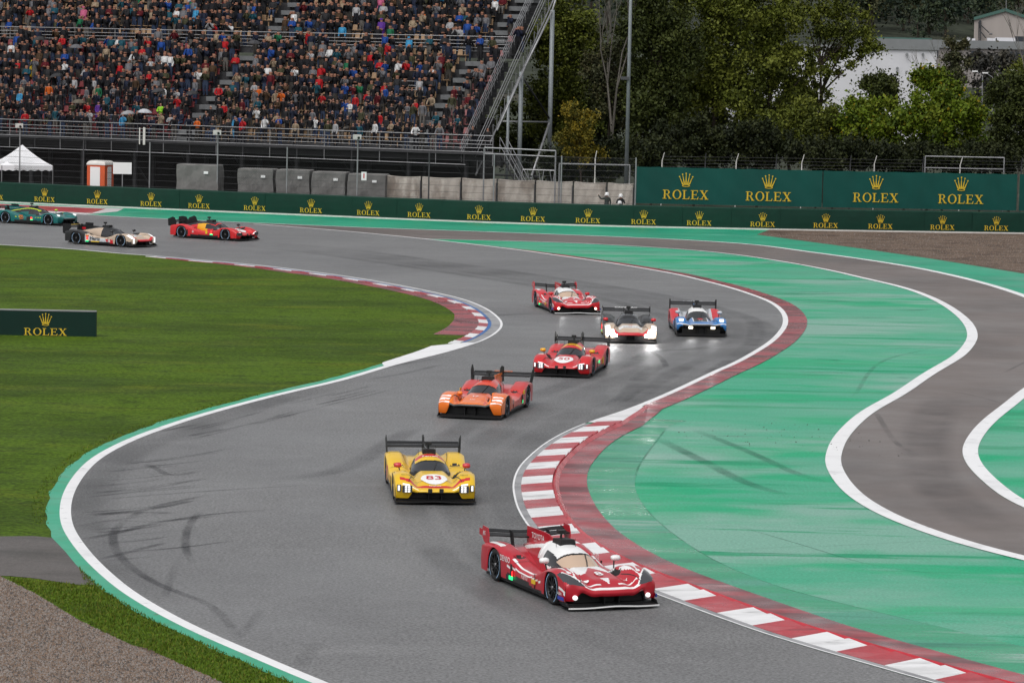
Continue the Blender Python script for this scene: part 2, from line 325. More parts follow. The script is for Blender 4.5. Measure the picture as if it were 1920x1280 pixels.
ro0 = np.interp(Rc.len, [Rc.near(880, 458), KR0-1, KR0+5], [.22, .22, 1.02]); ro1 = np.interp(Rc.len, [Rc.near(870, 457), Rc.near(1040, 479), Rc.near(1311, 525), Rc.near(1468, 599), KR0, KR0+5, KR0+30], [.24, .8, .85, 1.02, 1.0, 1.75, 2.05])
KA = Rc.near(870, 457)
strip('red_strip', Rc, ro0, ro1, .017, m_red_strip, trk, L0=KA, L1=KR1)
kw = np.interp(Rc.len, [KR0-1, KR0+5], [.22, 1.02])
strip('white_wedge', Rc, 0.0, kw, .018, m_white_k, trk, L0=KR0-.5, L1=KR0+5.2)
strip('edge_line', Rc, 0, .05, .02, m_white, trk, L0=KR0+5, L1=KR1)
strip('kerb_apron', Rc, .05, .22, .016, m_conc, trk, L0=KR0+5, L1=KR1)
def uw(c, px_, ws): return np.interp(c.len, [c.near(*p) for p in px_], ws)
strip('edge_line', Uc, 0, uw(Uc, [(480, 418), (1300, 451), (1920, 558)], [.2, .3, .45]), .016, m_white, trk)
strip('edge_line', Dc, 0, -uw(Dc, [(790, 448), (1473, 491), (1822, 604), (1587, 827)], [.16, .22, .42, .44]), .017, m_white, trk)
strip('edge_line', Ic, 0, .44, .016, m_white, trk)

# kerbs: each painted block is a part with a saw-tooth top
def kerb(name, cv, L0, L1, of, ob, blen, ms, zf, zb, teeth=2, first=0):
    root = empty(name, (*cv.at((L0+L1)/2, of), 0), world=True); root['kind'] = 'structure'
    L = L0; i = first
    while L < L1-.2:
        e = min(L+blen, L1); mb = MB(); n = teeth
        for k in range(n):
            a, b = L+(e-L)*k/n, L+(e-L)*(k+1)/n
            A, B = cv.at(a, of), cv.at(b, of); C, D = cv.at(b, ob), cv.at(a, ob)
            z0, z1 = zb*.55, zb
            vs = [(*A, zf), (*B, zf), (*C, z0), (*D, z1)]
            mb.poly(vs if ob > of else vs[::-1])
            mb.poly([(*A, .0), (*B, .0), (*B, zf), (*A, zf)]); mb.poly([(*D, 0), (*C, 0), (*C, z0), (*D, z1)])
            mb.poly([(*A, 0), (*D, 0), (*D, z1), (*A, zf)]); mb.poly([(*B, 0), (*C, 0), (*C, z0), (*B, zf)])
        mb.build('kerb_block', ms[i % 2], root); L = e; i += 1
    return root
kr = kerb('kerb', Rc, KR0+4.6, KR1, .22, 1.02, 1.55, (m_red, m_white_k), .022, .1)
rg = MB(); aa, bb, cc = Rc.off(1.02), Rc.off(1.1), Rc.off(1.2); ii = [i for i in range(len(aa)) if KR0 <= Rc.len[i] <= KR1]
kk = np.interp(Rc.len, [KR0-1, KR0+5], [-.8, 0]); 
for i, j in zip(ii[:-1], ii[1:]):
    P = lambda o, q, z: (*(Rc.p[q]+Rc.n[q]*(o+kk[q])), z)
    rg.poly([P(1.02, i, .02), P(1.02, j, .02), P(1.1, j, .1), P(1.1, i, .1)]); rg.poly([P(1.1, i, .1), P(1.1, j, .1), P(1.2, j, .02), P(1.2, i, .02)])
rg.build('ridge', m_red_fresh, kr)
kerb('kerb', Lc, LA0, LA1+.6, -.6, -.97, 1.75, (m_red, m_white_k), .024, .05, first=1)

# tyre marks on the asphalt: thin sheets of rubber, thinned out by noise
def rubber(name, col, lo, hi, scale, op=1.0):
    m = bpy.data.materials.new(name); t, b = nodes_of(m); N = t.nodes; L = t.links
    b.inputs['Base Color'].default_value = (*col, 1); b.inputs['Roughness'].default_value = .6; b.inputs['Specular IOR Level'].default_value = .3
    tc = N.new('ShaderNodeTexCoord'); n = N.new('ShaderNodeTexNoise'); n.inputs['Scale'].default_value = scale; n.inputs['Detail'].default_value = 5; L.new(tc.outputs['Object'], n.inputs['Vector'])
    mr = N.new('ShaderNodeMapRange'); mr.inputs[1].default_value = lo; mr.inputs[2].default_value = hi; mr.inputs[4].default_value = op; L.new(n.outputs['Fac'], mr.inputs[0])
    at_ = N.new('ShaderNodeAttribute'); at_.attribute_name = 'fade'; mu = N.new('ShaderNodeMath'); mu.operation = 'MULTIPLY'; L.new(mr.outputs[0], mu.inputs[0]); L.new(at_.outputs['Fac'], mu.inputs[1]); L.new(mu.outputs[0], b.inputs['Alpha'])
    return m
def soft_strip(name, cv, w, z, m, parent, ends=.18):
    """strip whose coverage fades out towards its edges and ends"""
    n = len(cv.p); t = np.linspace(0, 1, n); e = np.clip(np.minimum(t, 1-t)/ends, 0, 1); v = []; f = []; fd = []
    offs = (-1, -.5, .5, 1); fo = (0, 1, 1, 0); P = [cv.off(o*w) for o in offs]
    for i in range(n):
        for k in range(4): v.append((*P[k][i], z)); fd.append(fo[k]*e[i])
    for i in range(n-1):
        for k in range(3): a = i*4+k; f.append((a, a+4, a+5, a+1)[::-1])
    me = bpy.data.meshes.new(name); me.from_pydata(v, [], f); a = me.attributes.new('fade', 'FLOAT', 'POINT'); a.data.foreach_set('value', fd); me.materials.append(m); me.update(); return link(name, me, parent)
m_rub = rubber('tyre_rubber', (.035, .035, .04), .25, .75, .6, .5); m_rub2 = rubber('faint_tyre_rubber', (.04, .04, .045), .25, .8, .5, .3); m_rub3 = rubber('racing_line_rubber', (.05, .05, .053), .25, .7, .25, .28)
marks = [([(256, 963), (219, 989), (212, 1014), (222, 1039), (250, 1067), (297, 1096), (344, 1114), (391, 1133), (422, 1161), (447, 1196), (456, 1214)], .13, 0),
 ([(397, 927), (328, 941), (281, 952), (240, 972)], .12, 0), ([(137, 989), (219, 974), (281, 981), (344, 972), (406, 963), (520, 955)], .12, 0), ([(362, 1058), (348, 1027), (353, 989), (375, 958)], .12, 0),
 ([(156, 1011), (237, 996), (290, 980), (420, 966)], .14, 0), ([(187, 1049), (250, 1033), (312, 1017)], .12, 0), ([(169, 939), (265, 930), (390, 921), (500, 914), (650, 906)], .1, 1), ([(172, 968), (240, 960), (330, 962)], .16, 0),
 ([(268, 869), (297, 880), (315, 893), (345, 890), (377, 882)], .14, 0), ([(352, 818), (380, 813), (421, 804)], .14, 0), ([(300, 810), (330, 803), (365, 797)], .12, 0), ([(1125, 765), (1171, 746), (1198, 713), (1236, 683)], .45, 1), ([(1160, 770), (1210, 735), (1260, 700), (1330, 670)], .5, 1),
 ([(1215, 655), (1240, 672), (1250, 690)], .14, 0), ([(1290, 730), (1350, 690), (1400, 655), (1420, 620), (1400, 590)], .5, 1), ([(1180, 690), (1220, 660), (1300, 655), (1380, 640)], .4, 1), ([(600, 712), (680, 697), (770, 680), (850, 668)], .25, 1), ([(690, 712), (760, 700), (830, 683)], .2, 1),
 ([(447, 1196), (462, 1180), (490, 1140)], .12, 1), ([(560, 1250), (580, 1225), (590, 1205)], .25, 1), ([(310, 1120), (322, 1080), (340, 1040)], .1, 1), ([(1000, 560), (1050, 545), (1100, 540)], .4, 1), ([(800, 600), (960, 590), (1100, 585)], .5, 1), ([(500, 900), (640, 880), (780, 800)], .5, 1)]
for i in range(26):
    y0 = random.uniform(860, 1060); x0 = np.interp(y0, [860, 950, 1060], [205, 140, 195])+random.uniform(5, 40); l = random.uniform(60, 260)
    marks.append(([(x0, y0), (x0+l*.5, y0-l*random.uniform(.03, .06)), (x0+l, y0-l*random.uniform(.08, .14))], random.uniform(.05, .16), 1 if random.random() < .75 else 0))
for i in range(14):
    x0 = random.uniform(300, 620); y0 = np.interp(x0, [300, 620], [815, 727])+random.uniform(4, 30); l = random.uniform(40, 160)
    marks.append(([(x0, y0), (x0+l*.5, y0-l*.11), (x0+l, y0-l*.24)], random.uniform(.05, .12), 1))
for q, (pts, w, k) in enumerate(marks):
    c = Curve(pts, step=.3, smooth=1); soft_strip('tyre_mark', c, w*(1.0 if w < .2 else .8), .0115+q*.00004, (m_rub, m_rub2)[k], trk)
racing = [(380, 452), (600, 470), (900, 512), (1150, 552), (1300, 590), (1350, 620), (1330, 650), (1240, 690), (1120, 735), (990, 790), (900, 860), (880, 930), (920, 1010), (1010, 1090), (1150, 1160), (1350, 1225), (1600, 1300)]
rl = Curve(racing, step=.5, smooth=3)
for q, o_ in enumerate((-1.5, -.3, .9, 2.0)):
    soft_strip('racing_line', Curve(None, step=.5, smooth=1, world=[tuple(p) for p in rl.off(o_)]), (.55, .75, .7, .6)[q], .0104+q*.0002, m_rub3, trk, .12)
for q, pts in enumerate(([(200, 862), (150, 930), (160, 1000), (230, 1075), (330, 1140)], [(330, 812), (260, 840), (205, 880), (180, 940), (195, 1000)], [(640, 722), (520, 750), (400, 790), (320, 830)])):
    soft_strip('racing_line', Curve(pts, step=.4, smooth=2), .7, .0112+q*.0001, m_rub3, trk, .25)
# marks and seams on the green run-off and service road
m_seam = rubber('dark_streak', (.015, .1, .065), .25, .8, .5, .5)
for q, (pts, w) in enumerate([([(1190, 900), (1200, 870), (1240, 815), (1255, 797)], .05), ([(1190, 905), (1194, 925), (1215, 958), (1262, 1000), (1340, 1050), (1450, 1096), (1560, 1126), (1700, 1160), (1920, 1212)], .03), ([(1230, 820), (1330, 870), (1400, 905), (1500, 935)], .3), ([(1300, 805), (1400, 845), (1500, 890), (1560, 905)], .25), ([(1380, 985), (1500, 1020), (1640, 1060), (1800, 1080)], .05), ([(1520, 1025), (1680, 1017), (1760, 1013)], .03), ([(1380, 1030), (1520, 1023)], .03)]):
    soft_strip('streak', Curve(pts, step=.3, smooth=1), w*.8, .004+q*.0001, m_seam, roff)
for q in range(46):
    x0 = random.uniform(1120, 1760); y0 = random.uniform(490, 720)
    if x0 < np.interp(y0, [490, 560, 600, 650, 720], [1150, 1440, 1510, 1480, 1320]): continue
    l = random.uniform(40, 210); x1 = min(x0+l, np.interp(y0, [490, 540, 600, 640, 720], [1440, 1670, 1790, 1790, 1690]))
    if x1-x0 < 20: continue
    w = random.uniform(.06, .3)
    c = Curve([(x0, y0), ((x0+x1)/2, y0+random.uniform(-1, 1.5)), (x1, y0+random.uniform(-2, 3))], step=.3, smooth=0)
    soft_strip('streak', c, w, .0035+q*.00002, m_seam, roff, .35)
for q, (pts, w) in enumerate([([(1705, 727), (1780, 733), (1840, 745), (1880, 757)], .06), ([(1880, 700), (1900, 690), (1930, 675)], .08), ([(1780, 740), (1745, 790), (1735, 840), (1745, 890), (1790, 940), (1850, 980), (1940, 1015)], .9), ([(1640, 770), (1680, 830), (1720, 850)], .12), ([(1600, 745), (1650, 680), (1760, 650)], .1)]):
    soft_strip('tyre_mark', Curve(pts, step=.3, smooth=1), w, .0085+q*.0001, m_rub2, trk)
# loose stones and grass blades (nobody could count them)
def scatter(name, poly, n, fn, m, zz):
    P = [Vector((p[0], p[1])) for p in poly]; xs = [p.x for p in P]; ys = [p.y for p in P]
    X = RNG.uniform(min(xs), max(xs), n*4); Y = RNG.uniform(min(ys), max(ys), n*4); ins = np.zeros(n*4, bool); j = len(P)-1
    for i in range(len(P)):
        c = ((P[i].y > Y) != (P[j].y > Y)) & (X < (P[j].x-P[i].x)*(Y-P[i].y)/(P[j].y-P[i].y+1e-12)+P[i].x); ins ^= c; j = i
    X, Y = X[ins][:n], Y[ins][:n]; v, f, mi = fn(X, Y, zz)
    me = bpy.data.meshes.new(name); me.from_pydata(v, [], f)
    for q in m: me.materials.append(q)
    me.polygons.foreach_set('material_index', mi); me.update()
    return tag(link(name, me), kind='stuff')
def stones(X, Y, z):
    v = []; f = []; mi = []
    for x, y in zip(X, Y):
        r = random.uniform(.012, .032); k = len(v); a = random.random()*6.3; q = random.choice((0, 0, 1, 1, 2))
        for t in range(4): v.append((x+r*math.cos(a+t*1.57)*random.uniform(.7, 1.2), y+r*math.sin(a+t*1.57)*random.uniform(.7, 1.2), z+.004))
        v.append((x+r*random.uniform(-.3, .3), y+r*random.uniform(-.3, .3), z+r*1.1))
        for t in range(4): f.append((k+t, k+(t+1) % 4, k+4)); mi.append(q)
    return v, f, mi
sm = [mat('stone_brown', (.17, .115, .082), .8, var=.3, scale=9), mat('stone_grey', (.22, .19, .17), .8, var=.3, scale=9), mat('stone_dark', (.07, .06, .055), .8)]
tag(scatter('gravel_stones', pxs([(0, 1082), (62, 1113), (150, 1166), (250, 1213), (312, 1235), (420, 1283), (0, 1290)]), 26000, stones, sm, .018), 'loose brown and grey gravel stones in the near gravel bed', 'gravel')
tag(scatter('trap_stones', pxs([(1425, 440), (1508, 451), (1617, 466), (1752, 485), (1925, 512), (1925, 441), (1560, 435)]), 9000, lambda X, Y, z: (lambda r: ([(a, b, c) for a, b, c in r[0]], r[1], r[2]))(stones(X, Y, z)), sm, .007), 'gravel stones of the trap below the long barrier', 'gravel')
def blades(X, Y, z):
    v = []; f = []; mi = []
    for x, y in zip(X, Y):
        h = random.uniform(.02, .07); w = random.uniform(.006, .018); a = random.random()*3.14; k = len(v); c, s = math.cos(a)*w, math.sin(a)*w
        v += [(x-c, y-s, z), (x+c, y+s, z), (x+random.uniform(-.03, .03), y+random.uniform(-.03, .03), z+h)]; f.append((k, k+1, k+2)); mi.append(random.choice((0, 0, 1, 1, 2)))
    return v, f, mi
gm = [mat('blade_green', (.085, .14, .006), .7, spec=.2), mat('blade_dark', (.055, .09, .006), .7, spec=.2), mat('blade_yellow', (.14, .15, .02), .7, spec=.2)]
tag(scatter('grass_blades', [tuple(p) for p in Lc.off(-.55)[Lc.len > Lc.near(185, 1055)]]+pxs([(430, 1290), (330, 1242), (200, 1189), (60, 1110), (20, 1092), (20, 1084), (160, 1098)]), 20000, blades, gm, .012), 'short wet grass blades of the infield beside the track', 'grass')
# crumbs of rubber and turf on the run-off
def crumbs(X, Y, z):
    v, f, mi = stones(X, Y, z); return v, f, [2]*len(f)
tsel = (Lc.len > Lc.near(527, 741)) & (Lc.len < Lc.near(137, 990)); o = scatter('grass_tufts', [tuple(p) for p in Lc.off(-.56)[tsel]]+[tuple(p) for p in Lc.off(-.95)[tsel]][::-1], 2600, blades, gm, .012); tag(o, 'short wet grass blades along the painted green border', 'grass')
tag(scatter('debris', pxs([(1255, 805), (1500, 790), (1700, 830), (1700, 860), (1500, 850), (1260, 820)]), 60, crumbs, sm, .007), 'dark crumbs scattered across the green run-off', 'debris')
# ================================================================ race cars
def tabf(pairs, soft=.09):
    X = np.array([p[0] for p in pairs], float); Y = np.array([p[1] for p in pairs], float); o = np.argsort(X); X, Y = X[o], Y[o]
    D = np.linspace(-soft, soft, 7)
    return lambda x: np.mean([np.interp(np.asarray(x, float)+d, X, Y) for d in D], axis=0)
def sst(a, b, x):
    t = np.clip((np.asarray(x, float)-a)/(b-a), 0, 1); return t*t*(3-2*t)
def paint(name, col, rough=.3, coat=.25):
    return mat('paint_'+name, col, rough, 0.0, .5, var=.06, scale=2.5, coat=coat)
P_ = dict(red=paint('red', (.55, .012, .022)), dkred=paint('deep_red', (.43, .007, .02)), white=paint('white', (.78, .78, .78)), yellow=paint('yellow', (.75, .47, .015)),
          orange=paint('orange', (.85, .2, .015)), coral=paint('coral', (.66, .045, .03)), scarlet=paint('scarlet', (.56, .015, .02)), blue=paint('blue', (.03, .17, .45)), gold=paint('champagne', (.5, .385, .29), .3),
          teal=paint('teal', (.0, .12, .115)), lime=paint('lime', (.5, .62, .03)), black=paint('black', (.012, .012, .013), .35), silver=paint('silver', (.5, .52, .55), .3), amber=paint('amber', (.75, .38, .01)), navy=paint('navy', (.02, .04, .16)), pink=paint('pale_red', (.55, .04, .05)))
m_carbon = mat('carbon_fibre', (.011, .011, .012), .5, 0, .3, var=.2, scale=30)
m_duct = mat('duct_mesh', (.008, .008, .009), .6, var=.3, scale=60)
m_tyre = mat('tyre_black', (.014, .014, .015), .65, var=.25, scale=8)
m_rim = mat('rim_black', (.02, .02, .022), .35, .6)
m_hub = mat('hub_grey', (.2, .2, .21), .35, .8)
m_tstripe = mat('tyre_blue_marking', (.3, .46, .66), .5)
m_glass = mat('windscreen_glass', (.02, .022, .026), .06, 0, .8, coat=.3)
m_glass_tan = mat('tinted_windscreen', (.52, .38, .28), .1, 0, .6, coat=.4)
m_visor = mat('dark_side_glass', (.012, .013, .016), .05, 0, .8)
m_lamp_off = mat('lamp_cluster', (.05, .052, .058), .12, 0, .8)
m_lamp_white = mat('lamp_white', (.8, .82, .85), .2, emit=(1, .98, .95), estr=.55)
m_lamp_warm = mat('lamp_warm', (.9, .85, .75), .2, emit=(1, .88, .66), estr=3.0)
m_lamp_bright = mat('lamp_bright', (.9, .9, .9), .2, emit=(1, .98, .95), estr=30.0)
m_led_red = mat('led_red', (.6, .02, .02), .4, emit=(1, .03, .03), estr=2.0)
m_led_green = mat('led_green', (.02, .4, .15), .4, emit=(.02, 1, .3), estr=.9)
m_wht = mat('decal_white', (.8, .8, .8), .4); m_blk = mat('decal_black', (.015, .015, .015), .4); m_dred = mat('decal_red', (.55, .01, .02), .4); m_dyel = mat('decal_yellow', (.75, .5, .02), .4); m_dblu = mat('decal_blue', (.02, .05, .35), .4); m_dgr = mat('decal_green', (.02, .35, .1), .4); m_dor = mat('decal_orange', (.75, .16, .02), .4); m_dsil = mat('decal_silver', (.45, .47, .5), .35)
WXF, WXR, WZ, WR = 1.52, -1.62, .345, .345
def wheel_mesh():
    t = MB(); w = .17
    t.lathe([(.24, -w+.02), (.30, -w), (.335, -w+.012), (WR, -w+.05), (WR, w-.05), (.335, w-.012), (.30, w), (.24, w-.02)], 28, axis='y')
    s = MB(); s.lathe([(.283, -w-.003), (.301, -w-.004)], 40, axis='y'); keep = [i for i in range(len(s.f)) if not (6 <= (i % 40) <= 12 or 26 <= (i % 40) <= 32)]
    s.f = [s.f[i] for i in keep]; s.m = [0]*len(s.f)
    r = MB(); r.lathe([(.245, -w+.03), (.235, -w+.012), (.225, -w+.03), (.21, -w+.09)], 28, axis='y'); r.lathe([(.0, -w+.1), (.215, -w+.1)], 28, axis='y')
    for i in range(10):
        a = i*2*math.pi/10; e = Vector((math.cos(a), 0, math.sin(a))); n = Vector((-math.sin(a), 0, math.cos(a)))
        r.box(e*.135+Vector((0, -w+.04, 0)), (.19, .035, .03), 0, ax=(e, n.cross(e), n))
    h = MB(); h.lathe([(0, -w+.0), (.035, -w+.0), (.05, -w+.05)], 12, axis='y')
    return t, s, r, h
_wm = None
def add_wheel(root, x, y, mirror):
    global _wm
    if _wm is None:
        t, s, r, h = wheel_mesh(); _wm = []
        for n, q, m in (('wheel', t, m_tyre), ('tyre_stripe', s, m_tstripe), ('rim', r, m_rim), ('wheel_nut', h, m_hub)):
            o = q.build(n, m, smooth=(n == 'wheel')); _wm.append(o.data); bpy.data.objects.remove(o)
    w = link('wheel', _wm[0], root); w.location = (x, y, WZ); w.rotation_euler = (0, 0, math.pi if mirror else 0)
    for n, d in zip(('tyre_stripe', 'rim', 'wheel_nut'), _wm[1:]): link(n, d, w)
    return w

def split_build(name, verts, faces, m, parent, smooth=True):
    """one object for each connected piece"""
    par = {}
    def find(a):
        while par[a] != a: par[a] = par[par[a]]; a = par[a]
        return a
    for f in faces:
        for i in f: par.setdefault(i, i)
        for i in f[1:]: par[find(i)] = find(f[0])
    comp = {}
    for f in faces: comp.setdefault(find(f[0]), []).append(f)
    for fs in comp.values():
        if len(fs) < 2: continue
        used = sorted({i for f in fs for i in f}); ix = {a: b for b, a in enumerate(used)}; me = bpy.data.meshes.new(name)
        me.from_pydata([verts[i] for i in used], [], [tuple(ix[i] for i in f) for f in fs]); me.materials.append(m)
        if smooth: me.polygons.foreach_set('use_smooth', [True]*len(fs))
        me.update(); link(name, me, parent)
def make_car(S):
    """hypercar in local axes: x forward, y left, z up. S: dict of shape and livery"""
    res = S.get('res', 1.0)
    xr = -2.42; nose = S.get('nose', 2.42)
    xfront = lambda y: nose - S.get('sweep', .16)*np.abs(y)**2.2
    zb = tabf([(-2.5, .64), (-1.7, .58), (-.9, .47), (0, .40), (.5, .40), (.95, .45), (1.4, .47), (1.9, S.get('deck', .42)), (2.5, S.get('lip', .33))])
    zf = tabf([(-2.5, .68), (-2.2, .76), (-1.62, S.get('rf', .78)), (-1.15, .70), (-.8, .60), (-.3, .47), (.3, .44), (.75, .53), (1.15, .69), (1.52, S.get('ff', .73)), (1.85, .70), (2.1, .62), (2.3, .5), (2.5, .40)])
    zn = tabf([(-2.5, .3), (.5, .5), (.9, .655), (1.3, .635), (1.7, .58), (2.0, S.get('noseh', .5)), (2.25, S.get('lip', .33)+.075), (2.5, S.get('lip', .33)+.0)])
    Wf = tabf([(-2.5, .97), (-2.2, 1.0), (-1.1, 1.0), (-.5, .985), (.6, .985), (1.0, 1.0), (1.9, 1.0), (2.2, .985), (2.45, .95)])
    fi0, fi1 = S.get('fin_in', (.40, .66))
    def hz(x, y):
        a = np.abs(y); Fd = sst(fi0, fi1, a); Nn = 1-sst(.25, .55, a)
        z = zb(x)+(zf(x)-zb(x))*Fd+np.maximum(0, zn(x)-zb(x))*Nn
        ar = a/Wf(x); z = z-.055*np.clip((ar-.84)/.16, 0, 1)**2
        for (cx, ca, lx, la, dep) in S.get('ducts', ()):
            q = ((x-cx)/lx)**2+((a-ca)/la)**2; z = z-dep*np.clip(1-q, 0, 1)**.5
        return z
    nx, ny = int(110*res), int(54*res); ny += ny % 2
    T = np.linspace(0, 1, nx+1); V = np.linspace(-1, 1, ny+1)
    root = empty('race_car', (0, 0, 0))
    mats = [P_[k] for k in S['paints']]; paint_of = S['paint_of']
    body = MB(); parts = {}
    def put(key, quad, c):
        if isinstance(key, int): body.f.append(quad); body.m.append(key)
        else: parts.setdefault(key, []).append(quad)
    G = np.zeros((nx+1, ny+1), int)
    Xg = np.zeros((nx+1, ny+1)); Yg = Xg.copy(); Zg = Xg.copy()
    for j, v in enumerate(V):
        xs = xr+T*(xfront(v)-xr); ys = v*Wf(xs); Xg[:, j] = xs; Yg[:, j] = ys; Zg[:, j] = hz(xs, ys)
    for i in range(nx+1):
        for j in range(ny+1): G[i, j] = len(body.v); body.v.append((Xg[i, j], Yg[i, j], Zg[i, j]))
    ducts = S.get('ducts', ())
    def classify(x, y, z, where):
        a = abs(y)
        if where == 'top':
            for (cx, ca, lx, la, dep) in ducts:
                if ((x-cx)/lx)**2+((a-ca)/la)**2 < .95: return 'duct'
            k = S['lamp'](x, a, z) if 'lamp' in S else None
            if k: return k
        return paint_of(x, y, z, where)
    for i in range(nx):
        for j in range(ny):
            q = (G[i, j], G[i+1, j], G[i+1, j+1], G[i, j+1]); x = Xg[i:i+2, j:j+2].mean(); y = Yg[i:i+2, j:j+2].mean(); z = Zg[i:i+2, j:j+2].mean()
            put(classify(x, y, z, 'top'), q, None)
    # side skirts with wheel arches
    def zlow(x):
        z = .15
        for xw in (WXF, WXR):
            d = abs(x-xw)
            if d < .385: z = max(z, WZ+math.sqrt(.385**2-d*d)-.02)
        return z
    NS = 8
    for j, sgn in ((0, -1), (ny, 1)):
        rows = []
        for i in range(nx+1):
            x, y, z = Xg[i, j], Yg[i, j], Zg[i, j]; lo = min(zlow(x), z-.015); r = [G[i, j]]
            for k in range(1, NS+1):
                zz = z+(lo-z)*k/NS; body.v.append((x, y+sgn*.012*math.sin(math.pi*k/NS), zz)); r.append(len(body.v)-1)
            rows.append(r)
        for i in range(nx):
            for k in range(NS):
                q = (rows[i][k], rows[i][k+1], rows[i+1][k+1], rows[i+1][k]); q = q if sgn < 0 else q[::-1]
                c = [body.v[t] for t in q]; put(classify(sum(p[0] for p in c)/4, sgn, sum(p[2] for p in c)/4, 'side'), q, None)
    # front face: full depth under the lamps, a thin lip over the mouth
    m0 = S.get('mouth', .62); prev = None
    for j in range(ny+1):
        x, y, z = Xg[nx, j], Yg[nx, j], Zg[nx, j]; a = abs(y); d = sst(m0-.06, m0+.1, a); lo = (z-S.get('lipth', .09))*(1-d)+S.get('chin', .17)*d
        r = [G[nx, j]]
        for k in range(1, 6): body.v.append((x+.03*math.sin(math.pi*k/5)-.05*k/5*d, y, z+(lo-z)*k/5)); r.append(len(body.v)-1)
        if prev:
            for k in range(5):
                q = (prev[k], prev[k+1], r[k+1], r[k]); c = [body.v[t] for t in q]; put(classify(sum(p[0] for p in c)/4, sum(p[1] for p in c)/4, sum(p[2] for p in c)/4, 'front'), q, None)
        prev = r
    prev = None
    for j in range(ny+1):
        x, y, z = Xg[0, j], Yg[0, j], Zg[0, j]; body.v.append((x+.05, y, .42)); r = (G[0, j], len(body.v)-1)
        if prev: put(paint_of(x, y, .5, 'rear'), (prev[0], r[0], r[1], prev[1]), None)
        prev = r
    o = body.build('body', mats, root, smooth=True)
    for key, name, m in (('duct', 'air_duct', m_duct), ('cluster', 'headlight_cluster', m_lamp_off), ('drl', 'daytime_light', m_lamp_white), ('drlw', 'light_signature', m_wht)):
        if key in parts:
            split_build(name, body.v, parts[key], m, root)
    # ---- canopy
    zc0 = tabf(S.get('canopy_z', [(1.12, .55), (.9, .66), (.6, .83), (.35, .95), (.1, 1.02), (-.2, 1.055), (-.5, 1.06), (-.9, 1.0), (-1.5, .88), (-2.0, .78), (-2.4, .68)]), .1)
    zc = lambda x: .55+(zc0(x)-.55)*(.86 if True else 1)
    wc = tabf(S.get('canopy_w', [(1.12, .34), (.9, .46), (.5, .53), (0, .525), (-.4, .47), (-.9, .36), (-1.5, .24), (-2.0, .14), (-2.4, .06)]), .1)
    xs = np.linspace(1.1, -2.38, int(110*res)+6); A = np.linspace(0, math.pi, int(60*res)); cb = MB(); gl = {}; ring = []
    for x in xs:
        w, z, b0 = float(wc(x)), float(zc(x)), .36; r = []
        for t in A:
            c, s = math.cos(t), math.sin(t); e = .72
            yy = w*math.copysign(abs(c)**e, c)*(1-.22*max(0, s)**2*(1 if x > -.6 else .4)); zz = b0+(z-b0)*abs(s)**(.8)
            cb.v.append((x, yy, zz)); r.append(len(cb.v)-1)
        ring.append(r)
    canopy_of = S['canopy_of']
    for i in range(len(xs)-1):
        for k in range(len(A)-1):
            q = (ring[i][k], ring[i][k+1], ring[i+1][k+1], ring[i+1][k]); c = [cb.v[t] for t in q]; x, y, z = (sum(p[n] for p in c)/4 for n in range(3))
            w = float(wc(x)); top = float(zc(x)); ang = abs(y)/w
            ws_end = S.get('ws_end', .5)-.16*ang**2
            if x > ws_end and x < .97-.05*ang and z > .59+.03*ang and (ang < .82): key = 'windscreen'
            elif -.32 < x <= ws_end+.3 and .57 < z < top-.15 and ang > .6 and z < .93: key = 'side_window'
            elif x > ws_end-.06 and z > .5: key = 'frame'
            else: key = canopy_of(x, y, z, top)
            if isinstance(key, int): cb.f.append(q); cb.m.append(key)
            else: gl.setdefault(key, []).append(q)
    cb.build('cockpit_shell', mats, root, smooth=True)
    for key, m in (('windscreen', S.get('glass', m_glass)), ('side_window', m_visor), ('frame', m_carbon)):
        if key in gl:
            split_build('windscreen_frame' if key == 'frame' else key, cb.v, gl[key], m, root)
    # wiper, roof intake, roof camera and aerials
    wp = MB(); wx = [.98, .75, .5]; wy = [.02, .10, .16] if S.get('wiper', 1) else [0, 0, 0]
    wp.path([(x, y, float(zc(x))-.0+.012) for x, y in zip(wx, wy)], .012, 5); wp.build('wiper', m_blk, root)
    rs = MB(); rz = float(zc(-.25)); rs.prism([(-.02, -.17, rz-.03), (-.02, .17, rz-.03), (-.02, .15, rz+.09), (-.02, -.15, rz+.09)], (-.45, 0, -.02)); rs.build('roof_intake', m_duct, root)
    rc = MB(); rc.tube((-.4, .0, rz), (-.4, .0, rz+.17), .03, .025, 8); rc.box((-.4, 0, rz+.2), (.12, .16, .09)); rc.build('roof_camera', m_blk, root)
    for (ax_, ay_, hh) in ((.1, .12, .16), (.02, -.28, .12), (-.6, .2, .14)): an = MB(); an.tube((ax_, ay_, float(zc(ax_))-.03), (ax_-.02, ay_, float(zc(ax_))+hh), .006, .004, 5); an.build('aerial', m_blk, root)
    # floor with added black box for wheel-arch darkness, splitter, mouth
    fl = MB(); fl.box((0, 0, .09), (4.5, 1.86, .05)); fl.box((-.02, 0, .25), (3.9, 1.24, .28)); fl.box((-.05, 0, .22), (2.3, 1.9, .22)); fl.build('floor', m_carbon, root)
    spx = MB(); pts = []
    for k in range(25):
        y = -1+2*k/24; pts.append((nose+.12-.1*abs(y)**2.5, y, .075+.03*math.exp(-(y/.45)**2)*S.get('arch', 1)))
    back = [(2.0, y, .085) for _, y, _ in pts]
    for a, b, c, d in zip(pts[:-1], pts[1:], back[1:], back[:-1]):
        spx.poly([d, a, b, c]); spx.poly([(d[0], d[1], d[2]-.03), (c[0], c[1], c[2]-.03), (b[0], b[1], b[2]-.03), (a[0], a[1], a[2]-.03)]); spx.poly([a, (a[0], a[1], a[2]-.03), (b[0], b[1], b[2]-.03), b], 1)
